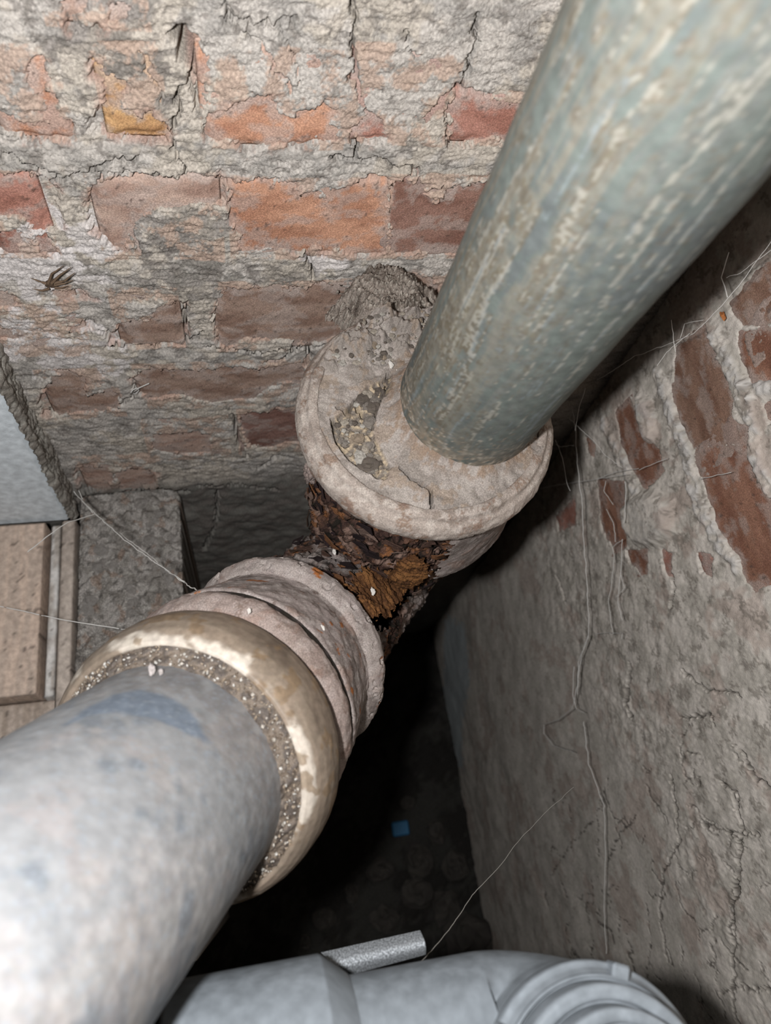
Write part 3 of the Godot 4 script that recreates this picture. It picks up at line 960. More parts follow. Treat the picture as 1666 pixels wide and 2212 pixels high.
func junction() -> void:
	var root := thing("branch_junction", "rusted cast iron branch junction with a cement filled socket, flaking to pieces", "pipe fitting")
	var H := Vector3(HUB.x, YC, HUB.z)
	var n1 := nz(91, 34.0, 3)
	var n2 := nz(92, 120.0, 3)
	var n3 := nz(93, 420.0, 2)
	var nl := nz(94, 60.0, 4)
	var nd := nz(95, 22.0, 4)
	var lime := c(154, 142, 132)
	var limeb := c(132, 119, 110)
	var pinkc := c(144, 132, 126)
	var mauve := c(120, 109, 103)
	var paint := func(pos: Vector3) -> Color:
		var a := nd.get_noise_3dv(pos)
		var b := nl.get_noise_3dv(pos)
		var d := n3.get_noise_3dv(pos)
		var k := pinkc.lerp(mauve, ss(-0.15, 0.25, a + 0.5 * b))
		k = k.lerp(c(164, 154, 148), 0.6 * ss(0.05, 0.25, n2.get_noise_3dv(pos * 0.8) + 0.3 * d))
		k = k.lerp(c(138, 112, 100), 0.5 * ss(0.2, 0.36, nd.get_noise_3dv(pos * 1.4 + Vector3(7, 0, 0)) + 0.3 * b))
		k = k.lerp(c(84, 66, 58), 0.75 * ss(0.38, 0.5, b + 0.5 * d))
		return k
	# the lip of the upper socket
	var lipcol := func(th: float, s: float, pos: Vector3) -> Color:
		var a := nd.get_noise_3dv(pos)
		var b := nl.get_noise_3dv(pos)
		var k := lime.lerp(limeb, ss(-0.15, 0.2, a + 0.6 * b))
		k = k.lerp(c(176, 165, 155), 0.6 * ss(0.08, 0.25, n2.get_noise_3dv(pos)))
		k = k.lerp(c(120, 96, 80), 0.7 * ss(0.26, 0.4, b + 0.4 * n3.get_noise_3dv(pos) - 1.2 * ss(-0.405, -0.395, s) * 0.0))
		return k
	var rough := func(th: float, s: float, pos: Vector3) -> float:
		return 0.0008 * nl.get_noise_3dv(pos) + 0.0004 * n2.get_noise_3dv(pos) + 0.0002 * n3.get_noise_3dv(pos)
	var lip := samp([Vector2(-0.402, 0.068), Vector2(-0.4015, 0.0795), Vector2(-0.398, 0.0832), Vector2(-0.394, 0.0838), Vector2(-0.390, 0.0830), Vector2(-0.386, 0.0805), Vector2(-0.3850, 0.0784), Vector2(-0.3842, 0.0775), Vector2(-0.3815, 0.0760), Vector2(-0.3805, 0.0735), Vector2(-0.381, 0.0705), Vector2(-0.388, 0.069)], 0.0009)
	part("socket_lip", lathe(H, Vector3.UP, lip, 520, rough, lipcol), M.cement, root, "pale limed rim of the upper socket")
	# what is left of the socket's skin, on the right and behind
	var t0: float = v2([612,-4577,-613,-4044])[0].x
	var shell := samp([Vector2(-0.4795, 0.070), Vector2(-0.4795, 0.0765), Vector2(-0.476, 0.0800), Vector2(-0.470, 0.0806), Vector2(-0.455, 0.0790), Vector2(-0.43, 0.0785), Vector2(-0.398, 0.0780)], 0.0013)
	var sm := func(th: float, s: float, pos: Vector3) -> bool:
		var rag := 0.10 * nl.get_noise_3dv(pos) + 0.06 * n2.get_noise_3dv(pos)
		var around := fposmod(th - t0, TAU)
		return around > 0.02 + rag and around < 3.6 + rag * 2.0 and s > -0.4805 + 0.006 * absf(n2.get_noise_3dv(pos)) and (s < -0.410 + 0.010 * nl.get_noise_3dv(pos * 0.7) + 0.008 * n2.get_noise_3dv(pos) or around > 1.3)
	part("socket_skin", lathe(H, Vector3.UP, shell, 420, rough, func(th, s, pos): return paint.call(pos), sm), M.painted_iron, root, "pinkish skin left on the socket")
	# the rusted body below the lip
	var hole: PackedVector2Array = v2([-1402,-6479,-2835,-6206,-627,-5635,310,-5514,2043,-5445,5609,-5780,6633,-6095,3170,-5947,2212,-6112,1854,-6501,44,-6576])
	var hole_m := PackedVector2Array()
	for q in hole:
		hole_m.append(Vector2(q.x * 0.06, q.y))
	var stack := samp([Vector2(-1.40, 0.054), Vector2(-0.90, 0.054), Vector2(-0.66, 0.055), Vector2(-0.58, 0.060), Vector2(-0.52, 0.0655), Vector2(-0.45, 0.068), Vector2(-0.398, 0.070)], 0.0014)
	var short := PackedVector2Array()
	for q in stack:
		if q.x > -0.80 or int(q.x * 1000.0) % 12 == 0:
			short.append(q)
	var sd := func(th: float, s: float, pos: Vector3) -> float:
		var w := ss(-0.60, -0.55, s + 0.02 * nl.get_noise_3dv(pos))
		return lerpf(0.0014 * nl.get_noise_3dv(pos), flake_h(pos, n1, n2, n3), w)
	var sc := func(th: float, s: float, pos: Vector3) -> Color:
		var w := ss(-0.575, -0.568, s + 0.03 * nl.get_noise_3dv(pos) + 0.012 * n2.get_noise_3dv(pos))
		if poly_sd(Vector2(th * 0.06, s), hole_m) < 0.005:
			w = 1.0
		return (paint.call(pos) as Color).lerp(rust_col(pos, n1, n2, n3), w)
	part("rusted_body", lathe(H, Vector3.UP, short, 400, sd, sc, func(th, s, pos): return poly_sd(Vector2(th, s), hole) + 0.02 * n2.get_noise_3dv(pos) > 0.0), M.rust, root, "dark flaking rust under the socket")
	# the branch towards the lower pipe
	var F := Vector3(0.0222, YC - 0.4981, -0.1265)
	var b := Vector3(-0.4958, 0.6545, 0.5708).normalized()
	var bhole: PackedVector2Array = v2([18933,-304,20244,-330,19211,-833,18461,-1095,16825,-1440,15288,-1429,16023,-1086,15554,-908,16438,-588])
	var rusty := PackedVector2Array()
	for q in v2([-30207,-653,-29943,-880,30109,-1187,22828,-1886,12169,-2538,13158,-1936,16266,-1413,17686,-1109,18504,-862,19141,-396,21758,-291,24802,-332,29224,-492]):
		rusty.append(Vector2(q.x * 0.056, q.y))
	var arm := samp([Vector2(-0.19, 0.0545), Vector2(-0.06, 0.0545), Vector2(-0.02, 0.056), Vector2(-0.008, 0.058)], 0.0012)
	var ac := func(th: float, s: float, pos: Vector3) -> Color:
		var w := ss(0.010, -0.006, poly_sd(Vector2(th * 0.056, s), rusty) + 0.006 * nl.get_noise_3dv(pos) + 0.006 * n2.get_noise_3dv(pos))
		return (paint.call(pos) as Color).lerp(rust_col(pos, n1, n2, n3), w)
	part("branch", lathe(F, b, arm, 340, func(th, s, pos): return flake_h(pos, n1, n2, n3) * 0.8, ac, func(th, s, pos): return poly_sd(Vector2(th, s), bhole) + 0.02 * n2.get_noise_3dv(pos) > 0.0), M.rust, root)
	# flange, barrel and bead of the lower socket
	var barrel := samp([Vector2(-0.012, 0.056), Vector2(-0.007, 0.0690), Vector2(-0.004, 0.0715), Vector2(0.002, 0.0722), Vector2(0.006, 0.0705), Vector2(0.0095, 0.0675), Vector2(0.011, 0.0652), Vector2(0.015, 0.0650), Vector2(0.033, 0.0688), Vector2(0.050, 0.0718), Vector2(0.0565, 0.0730), Vector2(0.0585, 0.0724), Vector2(0.0592, 0.060)], 0.0011)
	var bc := func(th: float, s: float, pos: Vector3) -> Color:
		var k: Color = paint.call(pos)
		if s < 0.011:
			k = k.lerp(c(164, 153, 146), 0.6 * ss(-0.1, 0.1, nl.get_noise_3dv(pos)))
		k = k.lerp(c(150, 92, 52), ss(0.46, 0.52, nd.get_noise_3dv(pos * 1.8 + Vector3(1, 2, 0)) + 0.35 * n2.get_noise_3dv(pos)))
		return k
	var bd := func(th: float, s: float, pos: Vector3) -> float:
		return 0.0012 * nl.get_noise_3dv(pos) + 0.0005 * n2.get_noise_3dv(pos) - (0.0022 * ss(0.25, 0.4, n2.get_noise_3dv(pos * 0.8)) if s < 0.009 else 0.0)
	part("flange_barrel", lathe(F, b, barrel, 460, bd, bc), M.painted_iron, root)
	var dark := func(th: float, s: float, pos: Vector3) -> Color:  # near-black that puts the shade of the socket gaps into colour
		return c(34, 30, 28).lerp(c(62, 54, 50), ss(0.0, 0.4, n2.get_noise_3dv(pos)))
	part("joint_caulk", lathe(F, b, samp([Vector2(0.0560, 0.0700), Vector2(0.0580, 0.0716), Vector2(0.0618, 0.0712), Vector2(0.0640, 0.0690)], 0.0010), 380, func(th, s, pos): return 0.0011 * nl.get_noise_3dv(pos) + 0.0006 * n2.get_noise_3dv(pos), dark), M.painted_iron, root, "near-black ring painted as shade in the crack of the lower socket")  # added ring, coloured to stand for the shade inside the crack
	part("joint_caulk", lathe(F, b, samp([Vector2(0.0780, 0.0660), Vector2(0.0860, 0.0672), Vector2(0.0920, 0.0660), Vector2(0.094, 0.0600)], 0.0012), 300, func(th, s, pos): return 0.0014 * nl.get_noise_3dv(pos), dark), M.painted_iron, root, "dark ring painted as shade between bead and ivory collar")  # added ring, its dark colour stands for shadow behind the collar
	part("skin_remnant", blob(v3([501,9515,-2413])[0], Vector3(0.0045, 0.0115, 0.0065), 63, 0.45, 30, c(158, 142, 134), c(128, 112, 105)), M.painted_iron, root)
	var bead := samp([Vector2(0.0625, 0.058), Vector2(0.0632, 0.0710), Vector2(0.0650, 0.0736), Vector2(0.069, 0.0745), Vector2(0.074, 0.0738), Vector2(0.0785, 0.0716), Vector2(0.0805, 0.069), Vector2(0.0812, 0.058), Vector2(0.075, 0.057)], 0.0011)
	part("socket_bead", lathe(F, b, bead, 460, func(th, s, pos): return 0.0014 * nl.get_noise_3dv(pos) + 0.0006 * n2.get_noise_3dv(pos), func(th, s, pos): return (paint.call(pos) as Color).lerp(c(144, 122, 110), 0.35)), M.painted_iron, root, "thick pinkish bead round the lower socket")
	# a crust of ochre rust hanging in the crotch, torn along its lower edge
	var crust: PackedVector2Array = v2([24584,-198,24793,-350,24498,-576,22605,-796,22396,-1037,21498,-1363,19955,-1521,18281,-1616,17482,-1351,18696,-1007,19076,-822,18820,-652,18820,-465,19509,-246,20803,-144,22736,-145])
	var lo := crust[0]
	var hi := crust[0]
	for q in crust:
		lo = lo.min(q)
		hi = hi.max(q)
	var nr := nz(96, 95.0, 3, FastNoiseLite.TYPE_SIMPLEX_SMOOTH, FastNoiseLite.FRACTAL_RIDGED)
	var cm := func(th: float, s: float, pos: Vector3) -> bool:
		return poly_sd(Vector2(th * 0.06, s), PackedVector2Array(Array(crust).map(func(q): return Vector2(q.x * 0.06, q.y)))) + 0.006 * n2.get_noise_3dv(pos) + 0.004 * nl.get_noise_3dv(pos) < 0.0
	var cdisp := func(th: float, s: float, pos: Vector3) -> float:
		return 0.0026 * nr.get_noise_3d(th * 0.030 + 0.3 * s, s * 1.6, 0.0) + 0.004 * nl.get_noise_3dv(pos * 0.5) + 0.0007 * n3.get_noise_3dv(pos)
	var ccol := func(th: float, s: float, pos: Vector3) -> Color:
		var k := c(132, 90, 54).lerp(c(90, 60, 38), ss(-0.2, 0.25, nl.get_noise_3dv(pos) + 0.3 * n3.get_noise_3dv(pos)))
		return k.lerp(c(70, 46, 30), 0.7 * ss(0.2, 0.4, n2.get_noise_3dv(pos * 0.9)))
	var cprof := samp([Vector2(lo.y - 0.008, 0.0640), Vector2(hi.y + 0.008, 0.0640)], 0.0007)
	part("rust_crust", lathe(F, b, cprof, int((hi.x - lo.x + 0.3) * 0.06 / 0.0007), cdisp, ccol, cm, lo.x - 0.15, hi.x + 0.15), M.rust, root, "ochre crust of rust torn open along its edge")
	var crust2: PackedVector2Array = v2([-3299,-4849,-3137,-4647,-2391,-4496,-1468,-4406,-392,-4477,948,-4701,1157,-5006,135,-5134,-1368,-5103,-2559,-5029])
	var c2 := PackedVector2Array()
	var lo2 := crust2[0]
	var hi2 := crust2[0]
	for q in crust2:
		c2.append(Vector2(q.x * 0.07, q.y))
		lo2 = lo2.min(q)
		hi2 = hi2.max(q)
	part("rust_crust", lathe(H, Vector3.UP, samp([Vector2(lo2.y - 0.008, 0.0735), Vector2(hi2.y + 0.008, 0.0735)], 0.0007), int((hi2.x - lo2.x + 0.3) * 0.07 / 0.0007), func(th, s, pos): return 0.0026 * nr.get_noise_3d(th * 0.06 + s, s * 0.8, 1.0) + 0.004 * nl.get_noise_3dv(pos * 0.5) + 0.0007 * n3.get_noise_3dv(pos), ccol, func(th, s, pos): return poly_sd(Vector2(th * 0.07, s), c2) + 0.006 * n2.get_noise_3dv(pos) + 0.004 * nl.get_noise_3dv(pos) < 0.0, lo2.x - 0.15, hi2.x + 0.15), M.rust, root)
	# loose scales of rust standing off the body
	var st := new_st()
	st.set_smooth_group(-1)
	var rng := RandomNumberGenerator.new()
	rng.seed = 31
	for k in 130:
		var on_arm := k % 3 == 0
		var th := rng.randf_range(-1.75, 0.35)
		var sv := rng.randf_range(-0.56, -0.402)
		var rad := Vector3(sin(th), 0, cos(th))
		var ax := Vector3.UP
		var at := H + Vector3.UP * sv + rad * (0.0685 if sv > -0.5 else 0.065)
		if on_arm:
			var f := frame_of(b)
			th = rng.randf_range(lo.x + 0.2, hi.x + 1.4)
			rad = f[0] * cos(th) + f[1] * sin(th)
			at = F + b * rng.randf_range(-0.12, -0.02) + rad * 0.0565
			ax = b
		if not on_arm and poly_sd(Vector2(th * 0.07, sv), c2) < 0.002:
			continue
		var tang := ax.cross(rad).normalized()
		var size := rng.randf_range(0.002, 0.0055) * rng.randf_range(0.8, 1.6)
		var lift := rng.randf_range(0.0, 0.0022)
		var n := rng.randi_range(5, 8)
		var ring := []
		for q in n:
			var an := TAU * q / n + rng.randf_range(-0.3, 0.3)
			var rr := size * rng.randf_range(0.45, 1.15)
			ring.append(at + tang * cos(an) * rr * 1.3 + ax * sin(an) * rr * 0.8 + rad * (0.0012 + lift + rng.randf_range(-0.0012, 0.0018)))
		var tone: Color = [c(80, 60, 50), c(40, 33, 30), c(112, 76, 52), c(104, 86, 77), c(58, 44, 38), c(48, 38, 34), c(70, 52, 44)][rng.randi() % 6]
		st.set_color(tone)
		var mid := at + rad * (0.0018 + lift)
		for q in n:
			var r0: Vector3 = ring[q]
			var r1: Vector3 = ring[(q + 1) % n]
			for v in [mid, r1, r0, mid - rad * 0.0008, r0 - rad * 0.0008, r1 - rad * 0.0008, r0, r1, r1 - rad * 0.0008, r0, r1 - rad * 0.0008, r0 - rad * 0.0008]:
				st.add_vertex(v)
	var fl := part("rust_scales", done(st), M.rust, root)
	fl.set_meta("kind", "stuff")
	cement_fill(root, H, rng)

func cement_fill(root: Node3D, H: Vector3, rng: RandomNumberGenerator) -> void:
	var nl := nz(101, 55.0, 4)
	var n2 := nz(102, 170.0, 3)
	var nd := nz(103, 24.0, 3)
	var pipe_at := Vector2(0.1449, -0.2457)      # where the drainpipe goes through
	var pit: PackedVector2Array = v2([591,-2413,665,-2460,771,-2563,865,-2650,1015,-2736,980,-2582,885,-2483,836,-2317,872,-2168,908,-2048,861,-1982,755,-2058,661,-2149,606,-2249])
	var cr := [v2([967,-2044,1023,-1968,1086,-1923,1129,-1889,1114,-1774]), v2([989,-2723,953,-2600,885,-2483,845,-2400]), v2([635,-2495,693,-2458,745,-2524,804,-2419]), v2([591,-2413,606,-2249,661,-2149,755,-2058,861,-1982]), v2([1114,-1774,1077,-1705])]
	var nr := 110
	var nt := 560
	var p := PackedVector3Array()
	var col := PackedColorArray()
	for j in nr + 1:
		var r := 0.0745 * (1.0 - float(j) / nr)
		for i in nt + 1:
			var th := TAU * (i % nt) / nt
			var q := Vector2(H.x + sin(th) * r, H.z + cos(th) * r)
			var a := nl.get_noise_2dv(q)
			var b := n2.get_noise_2dv(q)
			var e := nd.get_noise_2dv(q)
			var dp := q.distance_to(pipe_at) - 0.044
			var h := 0.0012 * a + 0.0006 * b + 0.0018 * e + 0.010 * exp(-maxf(dp, 0.0) / 0.006) * ss(0.06, -0.02, q.x - pipe_at.x)
			h += 0.014 * ss(HUB.z - 0.025, HUB.z - 0.065, q.y) * (0.7 + a)       # rubbish heaped at the back
			var sdp := poly_sd(q, pit) + 0.002 * a
			var inp := ss(0.0006, -0.0008, sdp)
			h -= inp * (0.0032 - 0.0022 * b - 0.002 * a)
			for l in cr:
				h -= 0.006 * (1.0 - ss(0.0004, 0.0010, line_d(q + Vector2(a, b) * 0.0012, l)))
			p.append(Vector3(q.x, YC - 0.3822 + h, q.y))
			var k := c(156, 146, 138).lerp(c(136, 126, 118), ss(-0.2, 0.2, a + 0.5 * e))
			k = k.lerp(c(140, 122, 106), 0.6 * ss(0.08, 0.25, nd.get_noise_2d(q.x * 1.6 + 3.0, q.y * 1.6) + 0.4 * b))
			k = k.lerp(c(126, 104, 86), 0.7 * ss(0.012, 0.002, dp + 0.006 * a) * ss(-0.2, 0.15, b + a))
			k = k.lerp(c(118, 108, 98).lerp(c(170, 152, 128), ss(-0.1, 0.2, b)), inp)
			col.append(k)
	var fill := part("cement_fill", grid(p, col, nt + 1, nr + 1, true), M.cement, root, "cracked pale cement round the drainpipe")
	var n := 0
	var tries := 0
	var small := new_st()
	while n < 230 and tries < 9000:
		tries += 1
		var q := Vector2(H.x + rng.randf_range(-0.075, 0.02), H.z + rng.randf_range(-0.074, 0.06))
		if q.distance_to(Vector2(H.x, H.z)) > 0.072 or q.distance_to(pipe_at) < 0.045:
			continue
		var inside := poly_sd(q, pit) < -0.0015
		var back := q.y < HUB.z - 0.035
		if not inside and not back:
			continue
		var big := inside and n % 5 == 0
		var sz := rng.randf_range(0.0026, 0.0050) if big else rng.randf_range(0.0007, 0.0022)
		var y := YC - 0.3822 - 0.0022
		if back:
			y = YC - 0.3822 + 0.010 * ss(HUB.z - 0.025, HUB.z - 0.065, q.y)
		var tone: Color = [c(180, 168, 152), c(146, 136, 126), c(198, 190, 178), c(112, 101, 91), c(164, 146, 126)][rng.randi() % 5]
		var m := blob(Vector3(q.x, y + sz * 0.2, q.y), Vector3(sz * rng.randf_range(0.8, 1.4), sz * 0.6, sz), 900 + tries, 0.6, 8 if big else 5, tone, tone.darkened(0.2))
		if big:
			part("aggregate_stone", m, M.stone, fill)
		else:
			small.append_from(m, 0, Transform3D())
		n += 1
	var sp := part("crumbs", small.commit(), M.stone, fill)
	sp.set_meta("kind", "stuff")

func lower_pipe() -> void:
	var A := Vector3(-0.158525, -0.13548, 0.095002) * 1.08 + Vector3(0, YC, 0)
	var u := Vector3(0.39816, -0.79128, -0.46404).normalized()
	var root := thing("waste_pipe", "thick dusty grey plastic pipe with an ivory collar, from the bottom left", "pipe")
	var n1 := nz(111, 9.0, 4)
	var n2 := nz(112, 40.0, 4)
	var n3 := nz(113, 300.0, 2)
	var n4 := nz(114, 110.0, 3)
	var up := -u
	# axis runs towards the camera: s = 0 where the pipe passes the camera, negative into the collar
	var dust := c(131, 128, 126)
	var dustb := c(119, 119, 119)
	var bare := c(86, 93, 100)
	var clean := PackedVector2Array()  # outline of a darker blue-grey patch on the pipe near the collar
	for q in v2([31046,-2450,-31378,-2636,31150,-2794,30014,-2886,27220,-2883,24953,-2851,22835,-2807,23143,-2764,25286,-2717,26922,-2686,29292,-2634,30436,-2546]):
		clean.append(Vector2(fposmod(q.x, TAU) * 0.0594, q.y))
	var colf := func(th: float, s: float, pos: Vector3) -> Color:
		var a := n1.get_noise_3dv(pos)
		var b := n2.get_noise_3dv(pos)
		var d := n4.get_noise_3dv(pos)
		var k := dust.lerp(dustb, ss(-0.2, 0.2, a + 0.4 * b))
		k = k.lerp(bare, 0.6 * ss(0.08, 0.36, n1.get_noise_3dv(pos * 1.4 + Vector3(3, 1, 0)) + 0.5 * b + 0.15 * d))
		k = k.lerp(c(131, 124, 119), 0.4 * ss(0.12, 0.32, n2.get_noise_3dv(pos * 0.6 + Vector3(0, 8, 0))))
		k = k.lerp(c(110, 106, 104), 0.7 * ss(-0.262, -0.30, s + 0.02 * b) * ss(-0.3, 0.1, d + b))
		var patch_sd := poly_sd(Vector2(fposmod(th, TAU) * 0.0594, s), clean)
		k = k.lerp(c(88, 98, 110), 0.8 * ss(0.0022, -0.0022, patch_sd + 0.003 * b + 0.001 * d))
		k = k.lerp(c(122, 128, 134), 0.4 * ss(0.3, 0.4, n3.get_noise_3dv(pos) + 0.3 * d))
		return k
	var prof := samp([Vector2(-0.345, 0.0594), Vector2(-0.05, 0.0594)], 0.0012)
	for k in 30:
		prof.append(Vector2(-0.05 + 0.012 * (k + 1), 0.0594))
	part("pipe_wall", lathe(A, up, prof, 420, func(th, s, pos): return 0.0002 * n2.get_noise_3dv(pos) + 0.00012 * n4.get_noise_3dv(pos), colf), M.dusty_plastic, root)
	# ivory collar
	var ivory := c(190, 176, 150)
	var tan_c := c(112, 99, 86)
	var white := c(178, 168, 155)
	var icol := func(th: float, s: float, pos: Vector3) -> Color:
		var a := n1.get_noise_3dv(pos * 2.0)
		var b := n2.get_noise_3dv(pos)
		var d := n4.get_noise_3dv(pos)
		var k := tan_c.lerp(c(92, 80, 69), ss(-0.2, 0.25, a + 0.4 * b))
		var edge := ss(-0.3335, -0.3305, s + 0.006 * b + 0.004 * a)
		k = k.lerp(c(136, 122, 107), 0.5 * ss(-0.348, -0.338, s + 0.016 * b))
		k = k.lerp(white, 0.9 * edge * ss(0.16, -0.04, n2.get_noise_3dv(pos * 0.5 + Vector3(0, 4, 0)) + 0.25 * d))
		k = k.lerp(c(112, 92, 70), 0.7 * ss(0.16, 0.28, b + 0.4 * d))
		return k
	var coll := samp([Vector2(-0.3640, 0.060), Vector2(-0.3636, 0.0750), Vector2(-0.3615, 0.0772), Vector2(-0.356, 0.0778), Vector2(-0.348, 0.0776), Vector2(-0.340, 0.0766), Vector2(-0.334, 0.0748), Vector2(-0.3295, 0.0724), Vector2(-0.3265, 0.0696), Vector2(-0.3265, 0.0676), Vector2(-0.3285, 0.0660), Vector2(-0.336, 0.0655)], 0.0009)
	var cl := part("collar", lathe(A, up, coll, 460, func(th, s, pos): return 0.0004 * n2.get_noise_3dv(pos) + 0.0002 * n4.get_noise_3dv(pos), icol), M.ivory_plastic, root, "stained ivory collar")
	# dirt packed between pipe and collar
	var gcol := func(th: float, s: float, pos: Vector3) -> Color:
		var d := n4.get_noise_3dv(pos)
		return c(124, 108, 92).lerp(c(82, 70, 60), ss(-0.2, 0.2, d + 0.5 * n3.get_noise_3dv(pos)))
	var gr := samp([Vector2(-0.3310, 0.0690), Vector2(-0.3275, 0.0672), Vector2(-0.3245, 0.0640), Vector2(-0.3215, 0.0612), Vector2(-0.319, 0.0590)], 0.0008)
	part("packed_dirt", lathe(A, up, gr, 480, func(th, s, pos): return 0.0016 * n4.get_noise_3dv(pos) + 0.0009 * n3.get_noise_3dv(pos) + 0.001 * n2.get_noise_3dv(pos), gcol), M.grime, cl)
	var rng := RandomNumberGenerator.new()
	rng.seed = 41
	var f := frame_of(up)
	var st := new_st()
	for k in 900:
		var th := rng.randf_range(-PI, PI)
		var t := rng.randf()
		var s := lerpf(-0.3275, -0.3195, t) + rng.randf_range(-0.001, 0.001)
		var r := lerpf(0.0670, 0.0598, t)
		var rad: Vector3 = f[0] * cos(th) + f[1] * sin(th)
		var at := A + up * s + rad * (r + 0.0006)
		var sz := rng.randf_range(0.0003, 0.0011)
		if k % 40 == 0:
			sz = rng.randf_range(0.0012, 0.0022)
		var tone: Color = [c(206, 196, 182), c(150, 132, 112), c(120, 102, 84), c(226, 220, 210), c(176, 156, 132)][rng.randi() % 5]
		st.append_from(blob(at, Vector3(sz, sz * 0.5, sz), 1500 + k, 0.6, 4, tone, tone.darkened(0.25), Basis(Quaternion(rng.randf() - 0.5, rng.randf() - 0.5, rng.randf() - 0.5, rng.randf() - 0.5).normalized())), 0, Transform3D())
	var g := part("grit", st.commit(), M.grime, cl)
	g.set_meta("kind", "stuff")
	# spigot from the collar into the iron socket
	var F := Vector3(0.0222, YC - 0.4981, -0.1265)
	var b := Vector3(-0.4958, 0.6545, 0.5708).normalized()
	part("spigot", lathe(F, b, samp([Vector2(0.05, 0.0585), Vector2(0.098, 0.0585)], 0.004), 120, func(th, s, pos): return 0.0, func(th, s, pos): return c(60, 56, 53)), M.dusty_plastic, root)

func ring_path(root: Node3D, called: String, path: PackedVector3Array, rad: PackedFloat32Array, mt: Material, seg := 96, label := "") -> MeshInstance3D:
	# a tube of changing radius swept along a path in the plane z = const
	var p := PackedVector3Array()
	var col := PackedColorArray()
	for k in path.size():
		var t := (path[mini(k + 1, path.size() - 1)] - path[maxi(k - 1, 0)]).normalized()
		var e1 := Vector3.BACK
		var e2 := t.cross(e1)
		for i in seg + 1:
			var th := TAU * (i % seg) / seg
			p.append(path[k] + (e1 * cos(th) + e2 * sin(th)) * rad[k])
			col.append(Color.WHITE)
	return part(called, grid(p, col, seg + 1, path.size(), true), mt, root, label)

